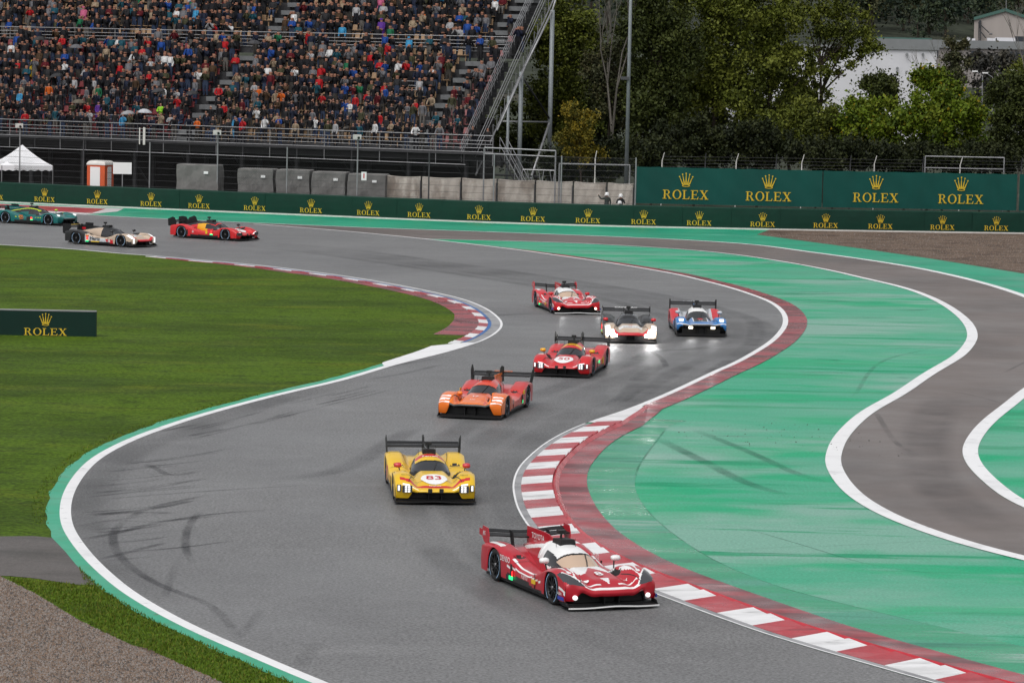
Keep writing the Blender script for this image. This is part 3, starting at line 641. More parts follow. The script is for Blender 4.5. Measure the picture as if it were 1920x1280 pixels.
    for s in (-1, 1): spx.prism([(nose-.02, s*.99, .07), (nose-.35, s*.99, .07), (nose-.35, s*.99, .17), (nose-.1, s*.99, .15)], (0, -s*.015, 0))
    spx.build('front_splitter', [m_carbon, S.get('lip_mat', m_carbon)], root)
    mo = MB(); mo.box((1.95, 0, .2), (.3, 1.5, .22)); mo.build('front_intake', m_duct, root)
    for s in (-1, 1): st = MB(); st.box((nose-.25, s*.16, .2), (.3, .02, .24)); st.build('nose_strut', m_carbon, root)
    rd = MB(); rd.box((-2.3, 0, .3), (.2, 1.8, .24)); rd.prism([(-2.2, -.85, .1), (-2.2, .85, .1), (-2.55, .85, .28), (-2.55, -.85, .28)], (0, 0, .02)); rd.build('diffuser', m_carbon, root)
    for x, y, mir in ((WXF, -.83, 0), (WXF, .83, 1), (WXR, -.83, 0), (WXR, .83, 1)): add_wheel(root, x, y, mir)
    # mirrors
    for s in (-1, 1):
        mm = MB(); mx_, my_, mz_ = S.get('mirror_at', (.95, .74, .82)); my_ *= s; k = len(mm.v)
        mm.lathe([(0, -.1), (.045, -.09), (.062, -.04), (.066, .04), (.05, .09), (0, .1)], 10, (mx_, my_, mz_), axis='y'); mm.v = [(mx_+(x-mx_)*1.3, y, z) for x, y, z in mm.v]
        mo_ = mm.build('mirror', P_[S['mirror']], root, smooth=True)
        pp = MB(); pp.tube((mx_, my_-s*.03, mz_-.05), (mx_+.06, my_-s*.06, float(hz(mx_+.06, my_))-.03), .018, .014, 6); pp.build('mirror_stalk', m_blk, mo_)
    # dorsal fin
    f0, f1, fz = S.get('fin', (-.75, -2.4, 1.0)); zt = float(zc(f0)); fm = MB()
    prof = [(f0, -.012, zt-.02)]+[(x, -.012, zt+(fz-zt)*min(1, (f0-x)/.45)) for x in np.linspace(f0-.08, f1, 6)]+[(f1, -.012, .62), (f0, -.012, .62)]
    fm.prism(prof, (0, .024, 0)); fin = fm.build('dorsal_fin', P_[S['fin_col']], root)
    # rear wing
    wz, ws = S.get('wing_z', .93), S.get('wing_w', .93); wm = P_[S['wing_col']] if 'wing_col' in S else m_carbon
    rw_ = MB()
    def plane(x0, x1, z0, z1, th, w, dip=0.0):
        n = 16
        for k in range(n):
            ya, yb = -w+2*w*k/n, -w+2*w*(k+1)/n; da, db = -dip*math.cos(ya/w*math.pi*.5)**2, -dip*math.cos(yb/w*math.pi*.5)**2
            A_, B_ = (x0, ya, z0+da), (x0, yb, z0+db); C_, D_ = (x1, yb, z1+db), (x1, ya, z1+da); dn = lambda p: (p[0], p[1], p[2]-th)
            rw_.poly([A_, D_, C_, B_][::-1]); rw_.poly([dn(A_), dn(D_), dn(C_), dn(B_)]); rw_.poly([A_, B_, dn(B_), dn(A_)]); rw_.poly([D_, dn(D_), dn(C_), C_])
    dip = S.get('wing_dip', 0.0)
    plane(-2.12, -2.42, wz-.03, wz-.01, .025, ws, dip); plane(-2.42, -2.56, wz+.01, wz+.055, .012, ws, dip)
    for s in S.get('supports', (-.2, .2)):
        rw_.prism([(-1.95, s-.012, .64), (-2.1, s-.012, .64), (-2.2, s-.012, wz), (-2.25, s-.012, wz+.1-dip*.8), (-2.12, s-.012, wz+.11-dip*.8), (-2.05, s-.012, wz+.02)], (0, .024, 0))
    rear = rw_.build('rear_wing', wm, root)
    for s in (-1, 1):
        ep = MB(); e = S.get('endplate', [(-2.0, wz+.05), (-2.1, wz+.14), (-2.6, wz+.14), (-2.62, wz-.1), (-2.45, .64), (-2.15, .68)]); lean = S.get('lean', 0.0)
        ep.prism([(x, s*(ws+lean*(z-.7)), z) for x, z in e], (0, s*.016, 0)); ep.build('endplate', P_[S['end_col']] if 'end_col' in S else m_carbon, rear)
    if S.get('mid_fin'):
        ep = MB(); ep.prism([(-1.9, -.01, wz-.05), (-2.05, -.01, wz+.22), (-2.3, -.01, wz+.26), (-2.6, -.01, wz+.2), (-2.6, -.01, .7), (-2.2, -.01, .7)], (0, .02, 0)); ep.build('centre_plate', m_carbon, rear)
    # lamps: boxes (x, a, z, sx, sy, sz, material)
    for (x, a, z, dx, dy, dz, m) in S.get('lamps', ()):
        for s in (-1, 1):
            lm = MB(); xx = x if x > 1 else float(xfront(a))+.02+x
            if dy == dz: lm.lathe([(0, .03), (dy*.35, .025), (dy*.5, 0), (dy*.5, -.05)], 12, (xx, s*a, z), axis='x')
            else: lm.box((xx, s*a, z), (dx, dy, dz))
            lm.build('headlight', m, root)
    for (x, a, z, dx, dy, dz, m) in S.get('trim', ()):
        for s in ((-1, 1) if a else (1,)):
            lm = MB(); xx = x if x else float(xfront(a))+.02; lm.box((xx, s*a, z), (dx, dy, dz)); lm.build('trim', m, root)
    # draped marks: ('disc', cx, cy, rx, ry, mat), ('nose', text, size, cx, cy, mat, bold), ('side', text, size, x, z, mat, bold), ('poly', pts, mat)
    def drape(name, v, f, m, dz=.006):
        me = bpy.data.meshes.new(name); X = np.array([p[0] for p in v]); Y = np.array([p[1] for p in v]); Z = hz(X, Y)+dz
        me.from_pydata([tuple(map(float, p)) for p in zip(X, Y, Z)], [], f); me.materials.append(m); me.update(); return link(name, me, root)
    def seam(pts, w=.007):
        pts = catmull(pts, 6); v = []; f = []
        for i, p in enumerate(pts):
            d = (pts[min(i+1, len(pts)-1)]-pts[max(i-1, 0)]).normalized(); nn = Vector((-d.y, d.x))*w; v += [(p.x+nn.x, p.y+nn.y), (p.x-nn.x, p.y-nn.y)]
        f = [(2*i, 2*i+2, 2*i+3, 2*i+1)[::-1] for i in range(len(pts)-1)]; drape('panel_gap', v, f, m_blk, .005)
    for sg in (-1, 1):
        seam([(1.02, sg*.42), (1.0, sg*.6), (1.03, sg*.8), (1.04, sg*.97)]); seam([(1.05, sg*.40), (1.5, sg*.50), (1.95, sg*.58), (2.25, sg*.66)]); seam([(-.62, sg*.45), (-.6, sg*.7), (-.6, sg*.96)]); seam([(-1.1, sg*.5), (-1.5, sg*.56), (-2.1, sg*.6)])
        hl = MB(); hl.box((.64, sg*1.006, .34), (.01, .012, .3)); hl.build('door_gap', m_blk, root)
    lay = 0
    for mk in S.get('marks', ()):
        k = mk[0]; lay += .0012
        if k == 'disc':
            _, cx, cy, rx, ry, m = mk; v = [(cx, cy)]; f = []; n = 40
            for q in (.125, .25, .375, .5, .625, .75, .875, 1.0):
                for i in range(n): v.append((cx+rx*q*math.cos(i*2*math.pi/n), cy+ry*q*math.sin(i*2*math.pi/n)))
            f += [(0, 1+i, 1+(i+1) % n) for i in range(n)]
            for b in range(1, 1+7*n, n): f += [(b+i, b+n+i, b+n+(i+1) % n, b+(i+1) % n) for i in range(n)]
            drape('number_roundel', v, f, m, .014+lay)
        elif k == 'nose':
            _, tx, sz, cx, cy, m, bo = mk; v, f = glyphs(tx, sz, bo); drape('lettering', [(cx-y, cy+x) for x, y in v], f, m, .02+lay)
        elif k == 'side':
            _, tx, sz, x, z, m, bo = mk
            flat_text('lettering', tx, sz, (x, -1.012, z), (1, 0, 0), (0, 0, 1), m, root, bo); flat_text('lettering', tx, sz, (x, 1.012, z), (-1, 0, 0), (0, 0, 1), m, root, bo)
        elif k == 'fin':
            _, tx, sz, x, z, m, bo = mk
            flat_text('lettering', tx, sz, (x, -.014, z), (1, 0, 0), (0, 0, 1), m, fin, bo); flat_text('lettering', tx, sz, (x, .014, z), (-1, 0, 0), (0, 0, 1), m, fin, bo)
        elif k == 'wing':
            _, tx, sz, m, bo = mk; flat_text('lettering', tx, sz, (-2.555, 0, wz+.055), (0, 1, 0), Vector((-.16, 0, .07)).normalized(), m, rear, bo, sx=1.6, off=.012)
        elif k == 'screen':
            _, tx, sz, m, bo = mk; v, f = glyphs(tx, sz, bo); me = bpy.data.meshes.new('lettering'); X = [.2-y for x, y in v]
            me.from_pydata([(.22-y, x, float(zc(.22-y))+.012-.25*x*x) for x, y in v], [], f); me.materials.append(m); me.update(); link('lettering', me, root)
        elif k == 'end':
            _, tx, sz, m, bo = mk
            flat_text('lettering', tx, sz, (-2.36, -ws-.02-lean*.2, .92), (1, 0, 0), (0, 0, 1), m, rear, bo); flat_text('lettering', tx, sz, (-2.36, ws+.02+lean*.2, .92), (-1, 0, 0), (0, 0, 1), m, rear, bo)
        elif k == 'plate':
            _, x, z, dx, dz, m = mk
            for s in (-1, 1): q = MB(); q.box((x, s*(1.010+lay), z), (dx, .012, dz)); q.build('side_panel', m, root)
    return root
def place_car(root, pix, loc, phi, label, group=None):
    """put the car so that its local ground point loc stands under picture point pix, heading phi degrees from facing the camera"""
    w = at(pix[0], pix[1], .06 if loc[0] > 2 else .0); a = math.radians(phi)-math.pi/2; root.rotation_euler = (0, 0, a)
    root.location = (w.x-(loc[0]*math.cos(a)-loc[1]*math.sin(a)), w.y-(loc[0]*math.sin(a)+loc[1]*math.cos(a)), .012)
    tag(root, label, 'race car', 'race cars on the track')
def spots(root, s, x, y, z, power, ang=.5):
    for q in (-1, 1):
        d = bpy.data.lights.new('headlamp', 'SPOT'); d.energy = power; d.spot_size = ang; d.spot_blend = .6; d.shadow_soft_size = .05; o = bpy.data.objects.new('headlamp', d); COL.objects.link(o); o.parent = root
        o.location = (x, q*y, z); o.rotation_euler = Vector((-1, 0, .07)).to_track_quat('Z', 'Y').to_euler()
# ---------------------------------------------------------------- the ten cars
def low_black(n):   # dark lower sill between the wheels
    return lambda x, y, z, w: (w == 'side' and -.95 < x < .95 and z < .27+.0*x)
# red and white prototype with swept lamps
def toyota(num, res, lampm):
    def po(x, y, z, w):
        a = abs(y)
        if w == 'rear': return 2
        if w == 'side':
            if -.95 < x < 1.0 and z < .2+.08*(x < .3): return 2
            if -.9 < x < .95 and abs(z-.40+.04*x) < .018: return 1
            if 1.93 < x and z < .42 and abs(z-.36-.25*(2.1-x)) < .03: return 1
            return 0
        if w == 'front': return 0
        if x > .8 and abs(a-(.50+.17*(x-.8)+.0)) < .035+.02*math.sin(9*x): return 1
        if .55 < x < 1.5 and a < .34+.24*(1.5-x) and a > .55*(x-1.05): return 1
        if 1.05 < x < 1.9 and abs(a-.86+.12*(x-1.0)) < .03+.015*math.sin(14*x): return 1
        if x > 2.1 and .2 < a < .62 and abs(x-2.2+.1*a) < .02: return 1
        if 1.88 < x < 2.2 and a < .3*(2.2-x): return 1
        if -2.3 < x < -1.5 and .78 < a < .92 and z > .7: return 1
        if -.8 < x < .5 and abs(a-.9) < .03: return 1
        return 0
    def co(x, y, z, top):
        if x > -.75 and z > top-.42-.1*x: return 1
        if x <= -.75 and abs(z-top+.1) < .04: return 1
        return 0
    def lamp(x, a, z):
        if x > 1.78 and a > .52:
            e = a-(.56+.62*(2.32-x)); f = a-(.56+.62*(2.32-x)+.3)
            if -.0 < e and f < 0 and x < 2.33: return 'drlw' if e < .035 else 'cluster'
        if x > 2.3-.16*a**2.2+.02 and a <= .6: return 'drlw'
        return None
    c = make_car(dict(res=res, paints=('dkred' if num == '8' else 'red', 'white', 'black'), paint_of=po, canopy_of=co, lamp=lamp, glass=m_glass_tan, lipth=.13, nose=2.42, sweep=.2, lip=.38, deck=.43, noseh=.55, ff=.74, rf=.78,
        ducts=((1.25, .50, .26, .10, .09), (-.86, .74, .09, .13, .1)), mirror='white' if num == '8' else 'red', mirror_at=(.62, .80, .76), fin=(-.7, -2.25, 1.06), fin_col='dkred' if num == '8' else 'red', end_col='dkred' if num == '8' else 'red',
        wing_z=.93, wing_dip=.06, supports=(-.42, .42), endplate=[(-2.1, .9), (-2.18, 1.05), (-2.46, 1.07), (-2.5, .99), (-2.66, .99), (-2.66, .86), (-2.5, .84), (-2.4, .74), (-2.2, .68), (-2.12, .74)], lip_mat=m_wht, mouth=.72,
        lamps=((0, .80, .25, .05, .1, .1, lampm),),
        marks=(('nose', num, .34, 1.62, 0, m_wht, .02), ('nose', 'HY', .13, 1.95, .42, m_wht, .01), ('nose', '●', .16, 1.95, -.42, m_wht, .0), ('side', 'DENSO', .17, -1.0, .56, m_wht, .008), ('side', 'FUJITSU', .1, .1, .33, m_wht, .002), ('fin', 'TOYOTA', .17, -1.62, .9, m_wht, .01), ('fin', 'GAZOO Racing', .07, -1.62, .79, m_wht, .002), ('fin', 'HY', .13, -1.08, .95, m_dred, .01),
               ('nose', 'CASIO', .09, 1.2, -.77, m_wht, .004), ('nose', 'RINNAI', .08, 1.25, .78, m_wht, .003), ('side', 'AISIN', .09, 1.98, .3, m_wht, .004), ('plate', -.62, .38, .07, .26, m_blk), ('plate', -.55, .3, .02, .14, m_led_red), ('plate', -.62, .22, .2, .08, m_led_green), ('plate', .62, .33, .2, .09, m_dyel), ('plate', 2.08, .22, .3, .07, m_dblu), ('end', 'JFE', .12, m_wht, .004), ('side', 'MICHELIN', .05, 2.08, .22, m_wht, .0))))
    return c
c = toyota('8', 1.7, m_lamp_white); place_car(c, (1154, 1139), (2.5, 0), 22, 'deep red and white race car numbered 8 with tan windscreen beside the striped kerb')
c = toyota('7', 1.0, m_lamp_warm); place_car(c, (1084, 588), (2.5, 0), 11.5, 'bright red and white race car with warm lit front lamps and tan windscreen'); spots(c, 1, 2.48, .78, .3, 25)

def ferrari(base, num, mir, band, bandtxt, res, pfun=None, cofun=None, paints=None, lampm=m_lamp_white, extra=(), roundel=True):
    def po(x, y, z, w):
        a = abs(y)
        if w == 'rear': return 2
        if w == 'side':
            if -.95 < x < 1.0 and z < .24: return 2
        if w == 'front' and a < .58 and z < .3: return 2
        k = pfun(x, y, z, w) if pfun else None
        return 0 if k is None else k
    def co(x, y, z, top):
        k = cofun(x, y, z, top) if cofun else None
        return 0 if k is None else k
    def lamp(x, a, z):
        fr = 2.44-.14*a**2.2
        if a > .42 and fr-.035 < x+.06*(a-.42) and a < .8: return 'drl'
        return None
    L = [(0, .90, .40, .06, .10, .16, m_lamp_off), (0, .70, .38, .05, .24, .17, m_lamp_off)]
    for i in range(2):
        for j in range(3): L.append((.03, .655+.075*i, .325+.055*j, .02, .055, .042, lampm))
    L.append((.03, .905, .4, .02, .05, .13, lampm))
    mk = []
    if roundel: mk += [('disc', 1.80, 0, .36, .33, m_wht), ('nose', num, .42, 1.78, 0, m_dred, .006)]
    mk += list(extra)
    return make_car(dict(res=res, paints=paints or (base, 'red', 'black', 'white', 'amber'), paint_of=po, canopy_of=co, lamp=lamp, nose=2.44, sweep=.14, lip=.34, chin=.14, deck=.42, noseh=.52, ff=.72, rf=.79,
        ducts=((1.42, .60, .30, .125, .12), (-.78, .72, .10, .14, .1)), mirror=mir, mirror_at=(1.02, .86, .80), fin=(-.8, -2.35, .96), fin_col='black', wing_z=.93, lean=.06, mid_fin=True,
        endplate=[(-2.05, .72), (-2.0, .9), (-2.12, 1.12), (-2.25, 1.18), (-2.62, 1.04), (-2.6, .66), (-2.3, .62)], supports=(-.02,), lip_mat=m_carbon, mouth=.58, lamps=L, trim=((0, .14, .345, .05, .1, .1, m_blk),), marks=mk))
def yel(x, y, z, w):
    a = abs(y)
    if w == 'top' and 1.9 < x and a < .86 and abs(x-(2.26-.22*a**2.2)) < .055: return 1
    if w == 'side' and -1.1 < x < -.75 and z < .55: return 1
    return None
c = ferrari('yellow', '83', 'pink', 1, '', 1.5, yel, lambda x, y, z, t: 1 if (.22 > x > .0 and abs(y) < .5 and z > .8) else None, extra=(('screen', 'Ferrari', .14, m_wht, .006), ('nose', 'RICHARD MILLE', .075, 1.98, -.56, m_blk, .0), ('nose', 'RICHARD MILLE', .075, 1.98, .56, m_blk, .0), ('nose', 'EasyRace', .08, 2.25, 0, m_wht, .004), ('side', '83', .2, .1, .36, m_dred, .01)))
place_car(c, (817, 943), (2.52, 0), 5.5, 'yellow race car with a red nose stripe and white roundel numbered 83')
def red50(x, y, z, w):
    a = abs(y)
    if w == 'top' and abs(x-1.55-.2*(a-.6)) < .1 and .74 < a < .9: return 3
    return None
c = ferrari('scarlet', '50', 'amber', 4, '', 1.1, red50, lambda x, y, z, t: 4 if (.24 > x > -.02 and z > .8) or (x < -.3 and z < t-.25 and x > -.9 and y > 0) else None, extra=(('screen', 'Ferrari', .12, m_blk, .004), ('nose', 'SHELL', .08, 1.75, -.72, m_wht, .003), ('side', '50', .2, .1, .36, m_wht, .01), ('plate', -.6, .36, .12, .24, m_dyel), ('plate', .35, .4, .2, .1, m_led_green)))
place_car(c, (1050, 705), (2.52, 0), -10, 'scarlet race car with a yellow windscreen band and white roundel numbered 50')
def red51(x, y, z, w): return None
c = ferrari('scarlet', '51', 'black', 4, '', 1.0, red51, lambda x, y, z, t: 2 if (z > t-.12 and x < .3) else (4 if (-1.0 < x < -.15 and z < t-.1) else None), lampm=m_lamp_off, extra=(('side', '51', .16, -.75, .4, m_wht, .006), ('plate', .55, .42, .07, .16, m_led_red), ('plate', .55, .3, .2, .08, m_led_green), ('plate', .2, .4, .14, .16, m_dyel), ('plate', -1.18, .35, .1, .3, m_blk)))
place_car(c, (421.7, 451.5), (WXF, -1.0), 57, 'scarlet race car with tall black rear plates and a yellow patch behind its side window')

# orange prototype fading to coral towards the tail
def gen():
    m = bpy.data.materials.new('paint_orange_fade'); t, b = nodes_of(m); tc = t.nodes.new('ShaderNodeTexCoord'); sx = t.nodes.new('ShaderNodeSeparateXYZ'); mr = t.nodes.new('ShaderNodeMapRange'); rp = t.nodes.new('ShaderNodeValToRGB')
    t.links.new(tc.outputs['Object'], sx.inputs[0]); t.links.new(sx.outputs['X'], mr.inputs[0]); mr.inputs[1].default_value = -1.9; mr.inputs[2].default_value = 2.0; t.links.new(mr.outputs[0], rp.inputs[0]); t.links.new(rp.outputs[0], b.inputs['Base Color'])
    rp.color_ramp.elements[0].color = (.5, .012, .02, 1); rp.color_ramp.elements[1].color = (.82, .17, .01, 1); e = rp.color_ramp.elements.new(.5); e.color = (.65, .04, .02, 1)
    b.inputs['Roughness'].default_value = .28; b.inputs['Coat Weight'].default_value = .5; P_['fade'] = m
    def po(x, y, z, w):
        a = abs(y)
        if w == 'rear': return 2
        if w == 'side' and -.95 < x < 1.0 and z < .2: return 2
        if w == 'front' and a < .62: return 2
        if w == 'top' and ((abs(a-.42) < .02 and 1.95 < x < 2.3) or (abs(x-1.95) < .02 and .25 < a < .55)): return 1
        return 0
    def lamp(x, a, z):
        if a > .64 and x > 1.95:
            q = (x+.12*(a-.64)-1.98) % .16
            if q < .09 and a < .97: return 'drlw'
        return None
    return make_car(dict(res=1.2, paints=('fade', 'scarlet', 'black'), paint_of=po, canopy_of=lambda x, y, z, t: 0, lamp=lamp, nose=2.4, sweep=.1, lip=.42, deck=.43, noseh=.52, ff=.74, rf=.80, fin_in=(.46, .6), ducts=((1.35, .70, .17, .13, .12), (1.5, .44, .24, .075, .13), (-.72, .75, .12, .12, .1)),
        mirror='orange', mirror_at=(1.3, .56, .66), fin=(-.7, -2.3, 1.0), fin_col='orange', wing_z=.95, lean=.12, mid_fin=True, endplate=[(-2.1, .74), (-2.2, 1.05), (-2.45, 1.2), (-2.55, 1.18), (-2.62, .88), (-2.5, .64), (-2.25, .64)], supports=(-.02,), mouth=.66, chin=.14, arch=.4,
        marks=(('nose', '17', .2, 1.6, 0, m_wht, .02), ('nose', 'HY', .13, 1.95, 0, m_wht, .01), ('wing', 'GENESIS', .1, m_dor, .01), ('side', '17', .22, .75, .4, m_wht, .01), ('plate', -.7, .37, .12, .26, m_blk), ('plate', -.7, .28, .1, .1, m_led_green), ('plate', -.9, .55, .16, .12, m_dyel))))
place_car(gen(), (878, 783), (2.5, 0), -11.7, 'orange race car fading to red at the tail with striped white lamps')

def caddy(num, front_lit, res):
    def po(x, y, z, w):
        a = abs(y)
        if w == 'rear': return 1
        if w == 'side':
            if x < -1.0: return 1
            if -.95 < x < .75 and z < .22: return 1
            if -.98 < x < .62 and z < .52 and x < .55-.9*(z-.22): return 3
            if 1.0 > x > .3 and z < .36: return 4
            if x > 1.9 and z < .3: return 1
            return 0
        if w == 'front': return 4 if z > .3 and a < .6 else (0 if a > .6 else 1)
        if x < -.9: return 1
        if x < .2 and a < .7: return 1
        if x < .9 and a > .6: return 0 if num == '38' else 1
        if .95 < x < 1.5 and .5 < a < .95 and z > .6 and num == '38': return 1
        if x > 2.32-.16*a*a: return 4
        if 1.45 < x < 2.0 and a < .42+.1*(1.9-x): return 2
        return 0
    def co(x, y, z, t):
        if x > -.3 and z > t-.2: return 1
        if x < -.3 and z < t-.06 and num == '38': return 0
        return 1
    def lamp(x, a, z): return 'drl' if (a > .8 and x > 1.95 and x < 2.3) else None
    lm = ((0, .8, .4, .06, .26, .24, m_lamp_bright), (0, .62, .3, .05, .16, .1, m_lamp_bright)) if front_lit else ((0, .86, .36, .06, .08, .3, m_lamp_white),)
    return make_car(dict(res=res, paints=('gold', 'black', 'white', 'silver', 'red'), paint_of=po, canopy_of=co, lamp=lamp, nose=2.44, sweep=.16, lip=.36, deck=.42, noseh=.58, ff=.71, rf=.77, ducts=((-.72, .72, .12, .14, .1),), mirror='red' if front_lit else 'black', mirror_at=(.85, .93, .80),
        fin=(-.7, -2.4, .99), fin_col='black', wing_z=.94, lean=0.0, endplate=[(-2.05, .85), (-2.05, 1.08), (-2.62, 1.08), (-2.62, .58), (-2.5, .52)], supports=(-.12, .12), mouth=.6, lamps=lm,
        marks=(('nose', 'Hertz', .24, 1.86, 0, m_blk, .014), ('nose', num, .16, 1.55, 0, m_dred, .02), ('side', 'Hertz', .3, -.28, .37, m_blk, .014), ('side', num, .19, .72, .27, m_wht, .012), ('wing', 'CADILLAC', .12, m_wht if front_lit else m_dyel, .01), ('plate', -.82, .35, .1, .22, m_led_red), ('plate', -.82, .22, .18, .08, m_led_green), ('plate', -.82, .5, .22, .07, m_dor), ('plate', -.25, .21, .6, .05, m_dyel), ('fin', '-', .9, -1.5, .80, m_dyel, .02), ('fin', '-', .9, -1.9, .9, m_dred, .02)) + ((('screen', 'CADILLAC', .13, m_dsil, .004),) if front_lit else ())))
c = caddy('12', True, 1.1); place_car(c, (1183, 642), (2.52, 0), .6, 'champagne gold and black race car with glaring headlights facing forward'); spots(c, 1, 2.55, .76, .4, 70)
c = caddy('38', False, 1.1); place_car(c, (225.7, 463.5), (WXF, -1.0), 56.5, 'champagne gold and black race car numbered 38 with a white side panel')

def alpine():
    def po(x, y, z, w):
        a = abs(y)
        if w == 'rear': return 3
        if w == 'front': return 3 if a < .75 else 0
        if w == 'side': return 3 if z < .3 else (1 if x < .3 else 0)
        if x < -.15:
            return 1 if a > .66 else 4
        if x > .9 and a < .3 and x < 1.9: return 3 if abs(a-.3) > .04 else 2
        if .45 < x < .75 and a > .55: return 4
        return 0
    def lamp(x, a, z):
        fr = 2.4-.14*a**2.2
        return 'drlw' if fr-.04 < x else None
    return make_car(dict(res=1.1, paints=('blue', 'red', 'white', 'black', 'silver'), paint_of=po, canopy_of=lambda x, y, z, t: 2 if (z > t-.33 and x > -.9) else 3, lamp=lamp, nose=2.4, sweep=.14, lip=.46, deck=.44, noseh=.56, ff=.71, rf=.82, ducts=(), mirror='silver', mirror_at=(.7, .84, .84),
        fin=(-.75, -2.4, .98), fin_col='blue', wing_z=.97, endplate=[(-2.05, .8), (-2.05, 1.14), (-2.12, 1.16), (-2.62, 1.1), (-2.62, .6), (-2.5, .56)], supports=(-.02,), mouth=.86, chin=.24, arch=0, lamps=((2.06, .80, .635, .16, .16, .07, m_lamp_warm), (0, .44, .36, .05, .16, .09, m_lamp_warm)),
        marks=(('nose', '36', .2, 1.75, 0, m_wht, .014), ('wing', 'A  ALPINE  A', .09, m_dsil, .004), ('disc', 1.45, 0, .1, .12, m_dred))))
c = alpine(); place_car(c, (1316, 629.5), (2.5, 0), 1.6, 'blue race car with red rear fenders and a white roof'); spots(c, 1, 2.45, .44, .37, 20)

def aston():
    def po(x, y, z, w):
        a = abs(y)
        if w == 'rear': return 2
        if w == 'front' and a < .6: return 2
        if w == 'side' and -.95 < x < 1.0 and z < .25: return 2
        if w == 'side' and -.9 < x < 1.0 and abs(z-.43) < .012: return 1
        if w == 'top' and 1.0 < x < 1.5 and abs(a-.62) < .02: return 1
        if w == 'top' and .9 < x < 1.5 and .3 < a < .58: return 2
        return 0
    return make_car(dict(res=1.0, paints=('teal', 'lime', 'black'), paint_of=po, canopy_of=lambda x, y, z, t: 1 if (abs(z-t+.07) < .02) else (0 if z < t-.25 else 2), nose=2.42, sweep=.2, lip=.4, ff=.74, rf=.79, ducts=((1.2, .62, .2, .1, .1),), mirror='lime', mirror_at=(.8, .82, .82), fin=(-.7, -2.4, .99), fin_col='teal', wing_z=.93, supports=(-.02,), mouth=.6,
        lamps=((2.14, .82, .6, .16, .12, .1, m_lamp_white),), marks=(('side', '007', .2, -.42, .35, m_dor, .008), ('plate', .12, .36, .34, .2, m_blk), ('plate', .3, .38, .12, .12, m_led_red), ('plate', .32, .29, .18, .06, m_led_green), ('plate', -.45, .5, .28, .06, m_dor), ('fin', 'ASTON MARTIN', .09, -1.7, .88, m_dsil, .0), ('nose', '007', .15, 1.8, .2, m_wht, .005))))
place_car(aston(), (90, 423), (WXF, -1.0), 62, 'teal green race car with lime pinstripes and orange side number beside the long barrier')
# ================================================================ barrier, banners, fence, wall
m_bgreen = mat('barrier_green', (.0, .03, .018), .5, var=.12, scale=1.5, spec=.3)
m_bdark = mat('board_green', (.0, .02, .014), .5, var=.1, scale=1.5, spec=.3)
m_banner = mat('banner_green', (.0, .062, .05), .55, var=.16, scale=.5, stretch=(1, 1, .4), bump=.25, bscale=1.3, spec=.3)
m_gold = mat('yellow_print', (.62, .42, .02), .5)
m_steel = mat('galvanised_steel', (.3, .3, .31), .45, .5, var=.2, scale=2)
m_steel_d = mat('dark_steel', (.07, .07, .075), .5, .4, var=.2, scale=2)
m_concw = ramp_mat('wall_concrete', [(.42, .38, .34), ((.24, .2, .17), .8, (1, 1, .5), .48, .68), ((.52, .48, .43), 2.2, (1, 1, .3), .55, .75)], rough=(.8, .95), grain=(9, .15), spec=.2)
m_pale = mat('pale_strip', (.6, .58, .55), .6, var=.12)
def glyph_poly(ch):
    """serif capitals as outline pieces in a unit cap-height box; pieces do not overlap"""
    R = lambda x0, y0, x1, y1: [(x0, y0), (x1, y0), (x1, y1), (x0, y1)]
    def ring(cx, cy, rx, ry, tx, ty, a0=0, a1=360, n=22):
        out = []
        for i in range(n):
            p, q = math.radians(a0+(a1-a0)*i/n), math.radians(a0+(a1-a0)*(i+1)/n)
            out.append([(cx+rx*math.cos(p), cy+ry*math.sin(p)), (cx+rx*math.cos(q), cy+ry*math.sin(q)), (cx+(rx-tx)*math.cos(q), cy+(ry-ty)*math.sin(q)), (cx+(rx-tx)*math.cos(p), cy+(ry-ty)*math.sin(p))])
        return out
    if ch == 'R': return [R(.12, .07, .28, .93), R(.0, 0, .40, .07), R(.0, .93, .42, 1), R(.28, .48, .42, .54), R(.28, .93-.0, .29, .931)]+ring(.42, .74, .30, .26, .15, .06, -90, 90, 10)+[[(.42, .48), (.56, .48), (.82, .07), (.64, .07)], R(.62, 0, .92, .07)], .94
    if ch == 'O': return ring(.47, .5, .46, .53, .17, .07), .96
    if ch == 'L': return [R(.12, .07, .28, .93), R(.0, .93, .42, 1), R(.0, 0, .72, .07), [(.62, .07), (.72, .07), (.76, .3), (.71, .3)]], .80
    if ch == 'E': return [R(.12, .07, .28, .93), R(.0, .93, .74, 1), R(.0, 0, .78, .07), R(.28, .47, .54, .54), R(.54, .38, .60, .63), [(.68, .07), (.78, .07), (.82, .3), (.77, .3)], [(.66, .93), (.66, .74), (.71, .74), (.74, .93)]], .86
    return [[(.10, .93), (.30, .93), (.82, .07), (.62, .07)], [(.16, .07), (.25, .07), (.475, .44), (.43, .52)], [(.74, .93), (.65, .93), (.465, .6), (.51, .52)], R(0, .93, .38, 1), R(.58, .93, .86, 1), R(0, 0, .34, .07), R(.54, 0, .92, .07)], .94
